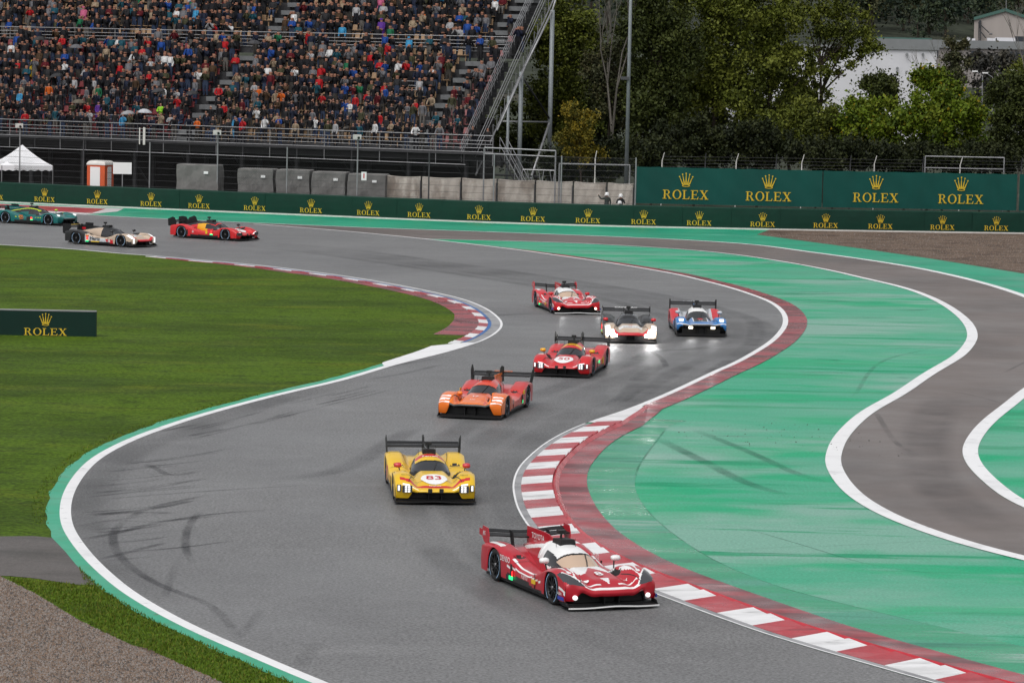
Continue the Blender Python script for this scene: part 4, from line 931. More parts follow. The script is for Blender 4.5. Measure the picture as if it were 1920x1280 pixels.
def rolex(parent, c, right, up, cap, width, crown_c, ch, cw, m):
    """the word at c and the crown at crown_c on a flat face"""
    right, up, c = Vector(right).normalized(), Vector(up).normalized(), Vector(c); n = right.cross(up)
    tot = 0; lay = []
    for l in 'ROLEX': g, w = glyph_poly(l); lay.append((tot, g)); tot += w+.07
    tot -= .07; sx = width/tot; mb = MB(); d = 0
    for o, g in lay:
        for pl in g:
            d += .00005; mb.poly([c+right*((o+x-tot/2)*sx)+up*((y-.5)*cap)+n*(.006+d) for x, y in pl])
    mb.build('lettering', m, parent)
    cr_ = MB(); C = Vector(crown_c); d = 0
    P = lambda x, y: C+right*(x*cw)+up*((y-.5)*ch)+n*(.006+d)
    base = [(-.24, .16), (-.12, .13), (0, .12), (.12, .13), (.24, .16)]; tips = [(-.46, .70), (-.25, .86), (0, .93), (.25, .86), (.46, .70)]
    for i, (tx, ty) in enumerate(tips):
        bx = -.27+.108*i+.0; d += .0004
        cr_.poly([P(bx, .17), P(bx+.112, .17), P(tx+.012, ty), P(tx-.012, ty)]); d += .0004
        cr_.poly([P(tx+.055*math.cos(q*math.pi/4), ty+.05*math.sin(q*math.pi/4)) for q in range(8)])
    d += .0004
    for i in range(16):
        p, q = i*math.pi/8, (i+1)*math.pi/8
        cr_.poly([P(.28*math.cos(p), .1+.09*math.sin(p)), P(.28*math.cos(q), .1+.09*math.sin(q)), P(.2*math.cos(q), .1+.05*math.sin(q)), P(.2*math.cos(p), .1+.05*math.sin(p))])
    cr_.build('crown_emblem', m, parent)
# long barrier along the verge
BH = 1.36
bar = empty('barrier', (*Bc.at(Bc.len[-1]/2), 0), world=True); tag(bar, 'long dark green tyre barrier with yellow lettering and crowns along the far verge', 'barrier')
for k in range(int(Bc.len[-1]/3.1)):
    l0, l1 = k*3.1+.006, (k+1)*3.1-.006; mb = MB(); w0 = random.uniform(-.012, .012); ns = 6
    for q in range(ns):
        la, lb = l0+(l1-l0)*q/ns, l0+(l1-l0)*(q+1)/ns; hb = BH+w0*.8
        ba = lambda L, s: w0+.018*math.sin(math.pi*(L-l0)/(l1-l0))*s
        for z0_, z1_, s0, s1 in ((.1, .5, 0, -1), (.5, .95, -1, -1), (.95, hb-.04, -1, 0)):
            mb.poly([(*Bc.at(la, ba(la, s0)), z0_), (*Bc.at(lb, ba(lb, s0)), z0_), (*Bc.at(lb, ba(lb, s1)), z1_), (*Bc.at(la, ba(la, s1)), z1_)])
        a, b = Bc.at(la, w0), Bc.at(lb, w0); a1, b1 = Bc.at(la, w0+.05), Bc.at(lb, w0+.05); c, d = Bc.at(lb, .9), Bc.at(la, .9)
        mb.poly([(*a, hb-.04), (*b, hb-.04), (*b1, hb), (*a1, hb)]); mb.poly([(*a1, hb), (*b1, hb), (*c, hb), (*d, hb)]); mb.poly([(*d, hb), (*c, hb), (*c, 0), (*d, 0)])
    mb.build('cover_panel', m_bgreen, bar)
mb = MB(); A_, B_ = Bc.off(-.03), Bc.off(.2)
for i in range(len(A_)-1):
    mb.poly([(*A_[i], 0), (*A_[i+1], 0), (*A_[i+1], .1), (*A_[i], .1)]); mb.poly([(*A_[i], .1), (*A_[i+1], .1), (*B_[i+1], .1), (*B_[i], .1)])
mb.build('base_strip', m_pale, bar)
def bar_L(px):
    ys = np.interp(px, [0, 250, 500, 680, 880, 1113, 1300, 1560, 1920], [380, 391, 401.5, 409, 417, 424.5, 428.5, 433.5, 439]); return Bc.near(px, ys)
for px in (-18, 83, 182, 279, 380, 482, 582, 686, 789, 891, 996, 1103, 1211, 1317, 1429, 1544, 1648, 1761, 1874):
    L = bar_L(px); p = Bc.at(L); q = Bc.at(L+.5)-Bc.at(L-.5); r = Vector((q[0], q[1], 0)).normalized()
    p = Bc.at(L, -.034); rolex(bar, (p[0], p[1], .36), r, (0, 0, 1), .30, 1.58, (p[0], p[1], .84), .56, .52, m_gold)
def board(name, x0, x1, Y0, Y1, z0, z1, m, label, cat, texts, cap, width, ch, cw, tz, cz, bag=0.0, n=40, group=None):
    """cloth or board between picture columns x0..x1 at distances Y0..Y1"""
    P0, P1 = aty(x0, 350, Y0), aty(x1, 350, Y1); P0.z = P1.z = 0; d = (P1-P0); r = d.normalized(); nrm = Vector((r.y, -r.x, 0))
    root = empty(name, (P0+P1)/2, world=True); tag(root, label, cat, group); mb = MB(); nz = 8
    for i in range(n+1):
        for k in range(nz+1):
            t = i/n; w = bag*(math.sin(t*37+k*.7)*.5+math.sin(t*91+k*1.3)*.3)*math.sin(math.pi*k/nz); sag = -.03*abs(math.sin(t*math.pi*8))*(k/nz)
            mb.v.append(tuple(P0+d*t+nrm*w+Vector((0, 0, z0+(z1-z0)*k/nz+sag*(bag > 0)))))
    for i in range(n):
        for k in range(nz): a = i*(nz+1)+k; mb.f.append((a, a+nz+1, a+nz+2, a+1)); mb.m.append(0)
    k0 = len(mb.v); mb.v += [tuple(Vector(v)-nrm*.05) for v in mb.v[:k0]]
    for f in list(mb.f): mb.f.append(tuple(k0+i for i in f[::-1])); mb.m.append(0)
    mb.build('panel', m, root, smooth=True)
    for tx in texts:
        w = aty(tx, 350, (Y0+Y1)/2); t = max(0, min(1, (w.x-P0.x)/d.x)); p = P0+d*t+nrm*(bag*.85+.01)
        rolex(root, p+Vector((0, 0, tz)), r, (0, 0, 1), cap, width, p+Vector((0, 0, cz)), ch, cw, m_gold)
    return root, P0, P1, nrm
YB = 219.5
zq = lambda x, y, Y=YB: aty(x, y, Y).z
bz0, bz1 = zq(1190, 381), zq(1190, 312)
board('banner', 1190, 1541.5, YB, YB, bz0, bz1, m_banner, 'green banner with two crowns hung beside the tall lamp post', 'banner', (1286, 1441.5), .58, 2.95, .95, .92, zq(1286, 365), zq(1286, 337), .04)
board('banner', 1543.5, 1907, YB, YB+1.2, bz0, bz1, m_banner, 'green banner with two crowns behind the gravel trap', 'banner', (1641.5, 1803), .58, 2.98, .95, .92, zq(1642, 371), zq(1642, 342), .04)
board('banner', 1912, 2080, YB+1.2, YB+2, bz0, bz1, m_banner, 'plain end of a green banner past the second pair of crowns', 'banner', (), .58, 2.9, .9, .9, 2, 3, .04, 20)
# board on the infield grass
P = at(180, 632); Q = at(-110, 626.5); r = (P-Q).normalized(); n_ = Vector((r.y, -r.x, 0)); root = empty('advertising_board', (P+Q)/2, world=True)
tag(root, 'dark green low board with yellow crown standing on the infield grass', 'sign'); hh = .95
MB().prism([Q, P, P+Vector((0, 0, hh)), Q+Vector((0, 0, hh))], -n_*.3).build('panel', m_bdark, root)
MB().prism([Q+n_*.01+Vector((0, 0, hh)), P+n_*.01+Vector((0, 0, hh)), P+n_*.01+Vector((0, 0, hh+.035)), Q+n_*.01+Vector((0, 0, hh+.035))], -n_*.32).build('top_rail', m_steel, root)
c_ = at(83, 632); c_ = Q+r*((c_-Q).dot(r))
rolex(root, c_+Vector((0, 0, .17)), r, (0, 0, 1), .27, 1.62, c_+Vector((0, 0, .64)), .5, .47, m_gold)
# catch fence: posts, wires and woven mesh between barrier and stand
Fo = 1.6
cf = empty('catch_fence', (*Bc.at(bar_L(600), Fo), 0), world=True); tag(cf, 'tall wire catch fence on steel posts behind the long barrier', 'fence')
FH = 4.35; posts = (-110, 10, 134, 262, 388, 515, 649, 780, 909, 1046, 1187)
for px in posts:
    p = Bc.at(bar_L(max(0, px))+(px if px < 0 else 0)*.036, Fo); q = MB(); q.tube((*p, 0), (*p, FH), .05, .045, 8); q.build('fence_post', m_steel if px not in (134, 780) else m_steel_d, cf)
La, Lb = bar_L(0)-4.2, bar_L(1187)
ss = np.linspace(La, Lb, 60); fp = [Bc.at(L, Fo) for L in ss]
for k in range(9):
    z = 1.0+k*.41; q = MB()
    for a, b in zip(fp[:-1], fp[1:]): q.tube((*a, z), (*b, z), .009, .009, 4, caps=False)
    q.build('wire', m_steel_d, cf)
mw = MB(); sp_ = .17; n = int((Lb-La)/sp_); hh = FH-.1-1.0
for i in range(-int(hh/sp_), n):
    for sg in (0, 1):
        l0, l1 = La+i*sp_, La+i*sp_+hh; z0, z1 = 1.0, 1.0+hh
        if l0 < La: z0 += La-l0; l0 = La
        if l1 > Lb: z1 -= l1-Lb; l1 = Lb
        if l1-l0 < .2: continue
        zz0, zz1 = (z0, z1) if sg else (2*1.0+hh-z0, 2*1.0+hh-z1)
        a, b = Bc.at(l0, Fo+.01), Bc.at(l1, Fo+.01); w = .0035
        mw.poly([(*a, zz0-w), (*b, zz1-w), (*b, zz1+w), (*a, zz0+w)])
o = mw.build('wire_mesh', m_steel_d, cf); o['kind'] = 'stuff'
for px, top in ((10, 243), (388, 258), (649, 262)):
    p = Bc.at(bar_L(px), Fo); z = 5.0
    cb_ = empty('camera_unit', (p[0], p[1], z-.6), world=True); tag(cb_, 'white boxed track camera on a fence post ' + {10: 'above the white tent', 388: 'above the lone covered block', 649: 'beside the small red sign'}[px], 'camera', 'track cameras on fence posts')
    MB().tube((*p, FH-.05), (*p, z), .04, .04, 8).build('pole', m_steel, cb_); b_ = MB().box((p[0]-.05, p[1]-.1, z+.16), (.48, .32, .3), rot=.3).build('housing', m_pale, cb_); MB().tube((p[0]+.05, p[1]-.27, z+.12), (p[0]+.08, p[1]-.36, z+.1), .08, .08, 10).build('lens', m_blk, b_)
p = Bc.at(bar_L(249), Fo-.1); s_ = empty('antenna_panel', (*p, 4.2), world=True); tag(s_, 'pair of white upright antenna strips on the fence post beside the portable toilet', 'antenna')
MB().box((p[0]+.1, p[1], 4.75), (.15, .08, 1.15)).build('panel', m_pale, s_); MB().box((p[0]-.2, p[1], 4.75), (.07, .05, 1.1)).build('panel', m_pale, s_); MB().box((p[0]-.05, p[1]+.05, 4.6), (.4, .03, .05)).build('bracket', m_steel_d, s_)
p = Bc.at(bar_L(664), Fo-.08); pz = zq(664, 330, p[1]); s_ = empty('small_sign', (*p, pz-.25), world=True); tag(s_, 'small white sign with a red mark hung on the fence', 'sign'); MB().box((p[0], p[1], pz), (.34, .02, .55)).build('plate', m_wht, s_); MB().box((p[0], p[1]-.015, pz+.02), (.07, .01, .3)).build('mark', m_dred, s_)
# right-hand back fence above the banners with angled tips and barbed wires
bf = empty('back_fence', tuple(aty(1500, 350, 224).xy)+(0,), world=True); tag(bf, 'dark wire fence with bent white tips above the green banners', 'fence'); fpts = []
for i, px in enumerate((1241, 1322, 1380, 1455, 1503, 1594, 1639, 1730, 1800, 1915, 2000)):
    b = aty(px, 320, 223.5); t = aty(px+(3 if i % 2 == 0 else 0), 289+(px-1241)*.015, 223.5); m_ = m_pale if i % 2 == 0 else m_steel_d
    q = MB(); q.tube((b.x, b.y, 0), (b.x, b.y, t.z-.45), .04, .04, 6); q.tube((b.x, b.y, t.z-.45), (t.x+.06, b.y-.1, t.z+.1), .035, .03, 6); q.build('fence_post', m_, bf); fpts.append((b, t.z))
for k in range(5):
    q = MB()
    for (a, za), (b, zb_) in zip(fpts[:-1], fpts[1:]): q.tube((a.x, a.y, za-.15-.22*k), (b.x, b.y, zb_-.15-.22*k), .008, .008, 4, caps=False)
    q.build('wire', m_steel_d, bf)
def frame(name, pts, r, m, label, cat):
    """open pipe frame through world points"""
    root = empty(name, (pts[0].x, pts[0].y, 0), world=True); tag(root, label, cat); k = 0
    for a, b in zip(pts[:-1], pts[1:]): MB().tube(a, b, r, r, 8).build('pipe', m, root)
    return root
g0, g1 = aty(1735, 293, 222.5), aty(1883, 296, 222.5)
f_ = frame('pipe_gate', [Vector((g0.x, g0.y, 0)), g0, g1, Vector((g1.x, g1.y, 0))], .04, m_steel, 'rectangular steel pipe frame above the second green banner', 'gate'); MB().tube(g0-Vector((0, 0, .75)), g1-Vector((0, 0, .75)), .03, .03, 8).build('pipe', m_steel, f_)
g0, g1 = aty(1049, 307, 221.5), aty(1181, 310, 221.5)
f_ = frame('pipe_gate', [Vector((g0.x, g0.y, 0)), g0, g1, Vector((g1.x, g1.y, 0))], .05, m_steel, 'steel pipe frame between the stand and the tall lamp post', 'gate')
q0, q1 = aty(908, 277, 221), aty(1042, 283, 221); f2 = frame('pipe_gate', [Vector((q0.x, q0.y, 0)), q0, q1, Vector((q1.x, q1.y, 0))], .05, m_steel, 'steel pipe frame in front of the stair of the stand', 'gate'); MB().tube(q0-Vector((0, 0, .38)), q1-Vector((0, 0, .38)), .04, .04, 8).build('pipe', m_steel, f2)
b, t = aty(1115, 345, 222), aty(1119, 283, 222); s_ = empty('fence_post', (b.x, b.y, 0), world=True); tag(s_, 'lone pale post with a bent tip between the pipe frames', 'post'); MB().tube((b.x, b.y, 0), (b.x, b.y, t.z-.5), .04, .04, 6).build('shaft', m_pale, s_); MB().tube((b.x, b.y, t.z-.5), (t.x, b.y-.1, t.z), .035, .03, 6).build('tip', m_pale, s_)
# pale wall of cloth-faced concrete blocks
Y0w, Y1w = 224.0, 221.0
def wl(px): return np.interp(px, [330, 1190], [Y0w+2.2, Y1w])
wall = empty('block_wall', tuple(aty(950, 350, wl(950)).xy)+(0,), world=True); tag(wall, 'pale wall of cloth-faced concrete blocks behind the fence', 'wall')
xs_ = [724, 790, 865, 932, 1004, 1075, 1138, 1189]
for a, b in zip(xs_[:-1], xs_[1:]):
    A, B = aty(a+1.5, 350, wl(a)), aty(b-1.5, 350, wl(b)); zt = zq((a+b)/2, np.interp((a+b)/2, [725, 908, 1179], [329, 335, 344]), wl(a)); d = B-A; d.z = 0; n_ = Vector((d.y, -d.x, 0)).normalized(); q = MB(); nn, nk = 16, 10
    for i in range(nn+1):
        for k in range(nk+1):
            t, s = i/nn, k/nk; w = .05*math.sin(t*math.pi)*math.sin(s*math.pi)+.03*math.sin(t*9+s*4+a)+.02*math.sin(t*23-s*7); dr = -.12*math.sin(t*math.pi)*(k == nk)*.5
            q.v.append((A.x+d.x*t+n_.x*w, A.y+d.y*t+n_.y*w, zt*s+dr))
    for i in range(nn):
        for k in range(nk): u = i*(nk+1)+k; q.f.append((u, u+nk+1, u+nk+2, u+1)); q.m.append(0)
    k0 = len(q.v); q.v += [(x-n_.x*.6, y-n_.y*.6, z) for x, y, z in q.v[:k0]]
    for i in range(nn): u = i*(nk+1)+nk; q.f.append((u, u+nk+1, k0+u+nk+1, k0+u)); q.m.append(0)
    blk = q.build('wall_block', m_concw, wall, smooth=False)
    MB().tube((B.x, B.y-.12, 0), (B.x, B.y-.12, zt-.25), .05, .05, 6).build('joint_post', m_steel_d, blk)
m_tarp = mat('grey_tarp', (.16, .155, .15), .7, var=.2, scale=1.2, bump=.8, bscale=2.2, spec=.3)
names = {0: 'next to the red base sheet, standing alone', 1: 'at the far end of the row from the pale wall', 2: 'third from the pale wall', 3: 'second from the pale wall', 4: 'adjoining the pale wall'}
for i, (a, b, yt) in enumerate(((330, 408, 309), (445, 512, 317), (517, 580, 319), (584, 647, 323), (651, 722, 327))):
    A, B = aty(a, 350, wl(a)-.6), aty(b, 350, wl(b)-.6); zt = zq((a+b)/2, yt, wl(a)); q = MB(); L_ = (B-A); L_.z = 0; w = L_.length; e = L_.normalized(); n_ = Vector((-e.y, e.x, 0)); dep = 1.6
    nn, nk = 12, 8; ring = [A+e*(w*t/nn) for t in range(nn)]+[A+e*w+n_*(dep*t/6) for t in range(6)]+[A+e*(w*(1-t/nn))+n_*dep for t in range(nn)]+[A+n_*(dep*(1-t/6)) for t in range(6)]; M_ = len(ring); cc_ = A+e*w/2+n_*dep/2
    for k in range(nk+2):
        s = min(1, k/nk); sh = 1.0 if k <= nk else .93
        for j, p in enumerate(ring):
            wob = .03*math.sin(j*1.9+k*.9+i)+.02*math.sin(j*.7-k*1.7); v = cc_+(p-cc_)*(sh*(1.02-.04*s)); v = v+(p-cc_).normalized()*wob; q.v.append((v.x, v.y, zt*s+(.05 if k > nk else 0)+.02*math.sin(j*1.1+i)*(k == nk)))
    for k in range(nk+1):
        for j in range(M_): q.f.append((k*M_+j, k*M_+(j+1) % M_, (k+1)*M_+(j+1) % M_, (k+1)*M_+j)); q.m.append(0)
    q.f.append(tuple((nk+1)*M_+j for j in range(M_))); q.m.append(0)
    root = empty('covered_block', (cc_.x, cc_.y, 0), world=True); tag(root, 'grey tarp-covered block '+names[i], 'block', 'tarp covered blocks behind the fence'); q.build('tarp', m_tarp, root)
    tg = A+e*w*.72-n_*.06; MB().box((tg.x, tg.y, zt*.84), (.3, .02, .17), ax=(e, n_, Vector((0, 0, 1)))).build('label_tag', m_wht, root)
    if i == 0: MB().box(cc_-n_*.9+Vector((-.4, 0, .25-cc_.z)), (w*1.5, .2, .5), ax=(e, n_, Vector((0, 0, 1)))).build('base_sheet', mat('red_sheet', (.35, .015, .02), .6), root)
# white tent, portable toilet, blank board
def tent():
    Yt = 233; c = aty(41, 340, Yt); root = empty('canopy_tent', (c.x, c.y, 0), world=True); tag(root, 'white pyramid canopy tent behind the barrier', 'tent'); hw = 1.75
    m_ = mat('tent_white', (.78, .78, .8), .7, var=.06, scale=2); ze = zq(60, 309, Yt); zp = zq(40, 271, Yt); R_ = .35; cs, sn = math.cos(R_), math.sin(R_)
    C4 = [Vector((c.x+hw*(a*cs-b*sn), c.y+hw*(a*sn+b*cs), ze)) for a, b in ((-1, -1), (1, -1), (1, 1), (-1, 1))]; q = MB(); pk = Vector((c.x, c.y, zp))
    for i in range(4):
        a, b = C4[i], C4[(i+1) % 4]; prev = None
        for k in range(7):
            t = k/6; s = t*t*.35+t*.65; l = a.lerp(pk, t); r_ = b.lerp(pk, t); dz = Vector((0, 0, -(zp-ze)*(t-s))); cur = (l+dz, r_+dz)
            if prev: q.poly([prev[0], prev[1], cur[1], cur[0]])
            prev = cur
    q.build('canopy', m_, root)
    for i in range(4):
        a, b = C4[i], C4[(i+1) % 4]; q = MB(); n = 14
        for k in range(n):
            p, r_ = a.lerp(b, k/n), a.lerp(b, (k+1)/n); d0, d1 = .3+.07*abs(math.sin(k*math.pi/2)), .3+.07*abs(math.sin((k+1)*math.pi/2)); q.poly([p, r_, r_-Vector((0, 0, d1)), p-Vector((0, 0, d0))])
        q.build('valance', m_, root); MB().tube((a.x, a.y, 0), a, .03, .03, 6).build('leg', m_steel, root)
tent()
def loo():
    Yt = 229; a, b = aty(165, 345, Yt), aty(211, 345, Yt); cx = (a.x+b.x)/2; w = (b.x-a.x)*.8; zt = zq(188, 302, Yt); root = empty('portable_toilet', (cx, Yt, 0), world=True); tag(root, 'orange and white portable toilet cabin behind the fence', 'toilet'); m_o = mat('cabin_orange', (.6, .1, .03), .5, var=.1); rt = -.35
    MB().box((cx, Yt, (zt-.25)/2), (w, w, zt-.25), rot=rt).build('cabin', m_o, root)
    ex, ey = Vector((math.cos(rt), math.sin(rt), 0)), Vector((-math.sin(rt), math.cos(rt), 0)); o = Vector((cx, Yt, 0))
    d = MB().box(o-ey*(w/2+.01)+ex*-.05+Vector((0, 0, (zt-.3)/2)), (w*.55, .04, zt-.45), ax=(ex, ey, Vector((0, 0, 1)))).build('door', m_wht, root)
    MB().box(o+ex*(w/2+.01)+Vector((0, 0, (zt-.3)/2)), (.04, w*.4, zt-.45), ax=(ex, ey, Vector((0, 0, 1)))).build('side_panel', m_wht, root)
    q = MB(); prev = None
    for k in range(6):
        t = k/5; s = 1.06*math.cos(t*1.2)**.5; ring = [o+ex*(sx*w/2*s)+ey*(sy*w/2*s)+Vector((0, 0, zt-.25+.3*math.sin(t*1.4))) for sx, sy in ((-1, -1), (1, -1), (1, 1), (-1, 1))]
        if prev:
            for i in range(4): q.poly([prev[i], prev[(i+1) % 4], ring[(i+1) % 4], ring[i]])
        prev = ring
    q.poly(prev); q.build('roof', m_pale, root)
loo()
Yt = 227.5; a, b = aty(212, 326, Yt), aty(247, 305, Yt); root = empty('blank_board', ((a.x+b.x)/2, Yt, 0), world=True); tag(root, 'blank white board on a post beside the portable toilet', 'sign'); MB().box(((a.x+b.x)/2, Yt, (a.z+b.z)/2), (b.x-a.x, .04, b.z-a.z)).build('panel', m_wht, root); MB().tube(((a.x+b.x)/2, Yt+.06, 0), ((a.x+b.x)/2, Yt+.06, a.z+.2), .04, .04, 6).build('post', m_steel, root)
# tall lamp post
b, t = aty(1174, 342, 224.5), aty(1181, 0, 224.5); lp = empty('lamp_post', (b.x, b.y, 0), world=True); tag(lp, 'tall grey tapered steel lamp post between stand and banners', 'lamp post'); q = MB()
m_lp = mat('painted_steel_grey', (.2, .22, .23), .5, .2, var=.12, scale=3)
MB().tube((b.x, b.y, 0), (b.x, b.y, 21), .15, .085, 14).build('shaft', m_lp, lp, smooth=True); MB().box((b.x-.25, b.y-.1, zq(1172, 147, 224.5)), (.55, .3, .2)).build('loudspeaker', m_steel_d, lp); MB().box((b.x, b.y, 21.05), (1.2, .4, .2)).build('lamp_head', m_steel, lp)
MB().tube((b.x, b.y, -.02), (b.x, b.y, .25), .25, .22, 12).build('base', m_steel, lp)
# ================================================================ people: skinned figures in several poses
def obj_col_mat(name, rough=.8):
    m = bpy.data.materials.new(name); t, b = nodes_of(m); oi = t.nodes.new('ShaderNodeObjectInfo'); tc = t.nodes.new('ShaderNodeTexCoord'); n = t.nodes.new('ShaderNodeTexNoise'); n.inputs['Scale'].default_value = 6; mr = t.nodes.new('ShaderNodeMapRange'); mr.inputs[3].default_value = .7; mr.inputs[4].default_value = 1.25
    t.links.new(tc.outputs['Object'], n.inputs['Vector']); t.links.new(n.outputs['Fac'], mr.inputs[0]); v = t.nodes.new('ShaderNodeVectorMath'); v.operation = 'SCALE'; t.links.new(oi.outputs['Color'], v.inputs[0]); t.links.new(mr.outputs[0], v.inputs['Scale']); t.links.new(v.outputs[0], b.inputs['Base Color']); b.inputs['Roughness'].default_value = rough; b.inputs['Specular IOR Level'].default_value = .25
    return m
def obj_rand_mat(name, cols):
    m = bpy.data.materials.new(name); t, b = nodes_of(m); oi = t.nodes.new('ShaderNodeObjectInfo'); r = t.nodes.new('ShaderNodeValToRGB'); r.color_ramp.interpolation = 'CONSTANT'
    for i, c in enumerate(cols):
        e = r.color_ramp.elements[0] if i == 0 else r.color_ramp.elements.new(i/len(cols))
        e.position = i/len(cols); e.color = (*c, 1)
    r.color_ramp.elements[-1].color = (*cols[-1], 1)
    t.links.new(oi.outputs['Random'], r.inputs[0]); t.links.new(r.outputs[0], b.inputs['Base Color']); b.inputs['Roughness'].default_value = .8; b.inputs['Specular IOR Level'].default_value = .2
    return m
TROUS = [(.012, .013, .018), (.03, .045, .085), (.02, .02, .022), (.05, .045, .04), (.01, .01, .012), (.12, .11, .1), (.035, .05, .09), (.015, .015, .02)]
HAIRS = [(.012, .009, .007), (.03, .018, .01), (.01, .01, .01), (.07, .04, .02), (.15, .14, .13), (.02, .012, .008)]
SKIN = (.25, .12, .08)
pm = [obj_col_mat('jacket_cloth'), obj_rand_mat('trouser_cloth', TROUS), mat('skin', SKIN, .55, var=.12, scale=8), obj_rand_mat('hair', HAIRS), mat('shoe_black', (.02, .02, .022), .6), mat('cap_white', (.6, .6, .6), .7), mat('cap_red', (.45, .01, .015), .7)]
def skeleton(pose):
    """joint name -> (position, radius, group); groups: 0 jacket 1 trousers 2 skin 3 hair 4 shoe"""
    J = {}; E_ = []
    lean = {'lean': .16}.get(pose, 0.0); sit = pose == 'sit'; dz = -.38 if sit else 0
    def j(n, x, y, z, rx, ry, g): J[n] = (x, y, z+dz, rx, ry, g)
    j('pelvis', 0, 0, .95, .155, .12, 1); j('waist', 0, -lean*.3, 1.08, .15, .115, 0); j('chest', 0, -lean*.8, 1.30, .175, .125, 0); j('collar', 0, -lean, 1.44, .11, .09, 0); j('neck', 0, -lean-.01, 1.50, .058, .058, 2); j('head', 0, -lean-.03, 1.60, .088, .098, 2); j('crown', 0, -lean-.01, 1.70, .08, .09, 3)
    E_ += [('pelvis', 'waist'), ('waist', 'chest'), ('chest', 'collar'), ('collar', 'neck'), ('neck', 'head'), ('head', 'crown')]
    for s, n in ((-1, 'l'), (1, 'r')):
        arm = {'stand': ((.24, .02, 1.13), (.23, -.08, .90)), 'film': ((.27, -.16, 1.20), (.07, -.30, 1.50)), 'fold': ((.26, -.08, 1.16), (.02, -.21, 1.18)), 'lean': ((.27, -.26, 1.14), (.2, -.47, 1.06)), 'sit': ((.25, -.12, 1.15), (.1, -.33, 1.05)), 'poncho': ((.22, -.06, 1.14), (.12, -.16, 1.02)), 'one': ((.26, -.14, 1.2) if s > 0 else (.25, .02, 1.14), (.08, -.27, 1.52) if s > 0 else (.2, -.1, .95))}[pose]
        j('sh'+n, s*.185, -lean, 1.40, .078, .078, 0); j('el'+n, s*arm[0][0], arm[0][1], arm[0][2], .058, .058, 0); j('wr'+n, s*arm[1][0], arm[1][1], arm[1][2], .045, .045, 0); h = Vector(arm[1])+(Vector(arm[1])-Vector(arm[0])).normalized()*.1; j('ha'+n, s*h.x, h.y, h.z, .042, .035, 2)
        E_ += [('collar', 'sh'+n), ('sh'+n, 'el'+n), ('el'+n, 'wr'+n), ('wr'+n, 'ha'+n)]
        if sit: leg = ((.11, -.05, .88), (.12, -.46, .86), (.12, -.46, .46), (.12, -.6, .42))
        else: leg = ((.1, 0, .86), (.11, -.02, .5), (.11, .02, .09), (.12, -.13, .045))
        w = 1.5 if pose == 'poncho' else 1.0
        j('hp'+n, s*leg[0][0], *leg[0][1:], .095*w, .1*w, 1 if pose != 'poncho' else 0); j('kn'+n, s*leg[1][0], *leg[1][1:], .07*w, .075*w, 1 if pose != 'poncho' else 0); j('an'+n, s*leg[2][0], *leg[2][1:], .05, .055, 1); j('to'+n, s*leg[3][0], *leg[3][1:], .045, .04, 4)
        E_ += [('pelvis', 'hp'+n), ('hp'+n, 'kn'+n), ('kn'+n, 'an'+n), ('an'+n, 'to'+n)]
    if pose == 'poncho':
        for k in ('waist', 'pelvis'): x, y, z, a, b, g = J[k]; J[k] = (x, y, z, .22, .17, 0)
        x, y, z, a, b, g = J['crown']; J['crown'] = (x, y+.02, z, .1, .11, 0)
    return J, E_
def skin_mesh(J, E_, sub):
    names = list(J); me = bpy.data.meshes.new('p'); me.from_pydata([J[n][:3] for n in names], [(names.index(a), names.index(b)) for a, b in E_], []); o = bpy.data.objects.new('p', me); COL.objects.link(o)
    md = o.modifiers.new('s', 'SKIN'); md.use_smooth_shade = True
    for i, n in enumerate(names): d = me.skin_vertices[0].data[i]; d.radius = (J[n][3], J[n][4]); d.use_root = (n == 'pelvis')
    if sub: o.modifiers.new('b', 'SUBSURF').levels = sub; o.modifiers['b'].render_levels = sub
    dg = bpy.context.evaluated_depsgraph_get(); dg.update(); out = bpy.data.meshes.new_from_object(o.evaluated_get(dg)); bpy.data.objects.remove(o); bpy.data.meshes.remove(me)
    P_ = np.array([J[n][:3] for n in names]); seg = [(P_[names.index(a)], P_[names.index(b)], J[a][5], J[b][5], a, b) for a, b in E_]
    idx = []
    for p in out.polygons:
        c = np.array(p.center); best = 9; g = 0
        for A, B, ga, gb, a, b in seg:
            d = B-A; t = np.clip(np.dot(c-A, d)/np.dot(d, d), 0, 1); q = np.linalg.norm(c-A-d*t)
            if q < best: best = q; g = ga if t < .55 else gb; hd = b == 'crown'
        if hd: g = J['crown'][5] if (c[2] > J['head'][2]+.07 or c[1] > J['head'][1]+.035) else 2
        idx.append(g)
    return out, idx
def person_proto(pose, sub, cap=None):
    J, E_ = skeleton(pose); me, idx = skin_mesh(J, E_, sub)
    me.materials.clear()
    for i, m in enumerate(pm[:5]): me.materials.append(pm[cap] if (cap and i == 3) else m)
    me.polygons.foreach_set('material_index', idx); me.polygons.foreach_set('use_smooth', [True]*len(idx)); me.update(); me.name = 'person_'+pose
    return me
POSES = ['stand', 'film', 'fold', 'lean', 'sit', 'poncho', 'one']
PROTO = {p: person_proto(p, 1) for p in POSES}
CAPW = {p: person_proto(p, 1, 5) for p in ('stand', 'film', 'fold')}; CAPR = {p: person_proto(p, 1, 6) for p in ('stand', 'fold')}
LOW = {}
for p in POSES:
    me = person_proto(p, 0); v = np.array([tuple(q.co) for q in me.vertices]); f = [tuple(q.vertices) for q in me.polygons]; g = [q.material_index for q in me.polygons]; LOW[p] = (v, f, g)
POSE_TXT = {'stand': 'standing', 'film': 'filming two-handed', 'fold': 'with folded arms', 'lean': 'leaning forward', 'sit': 'sitting', 'poncho': 'in a hooded cape', 'one': 'filming one-handed'}
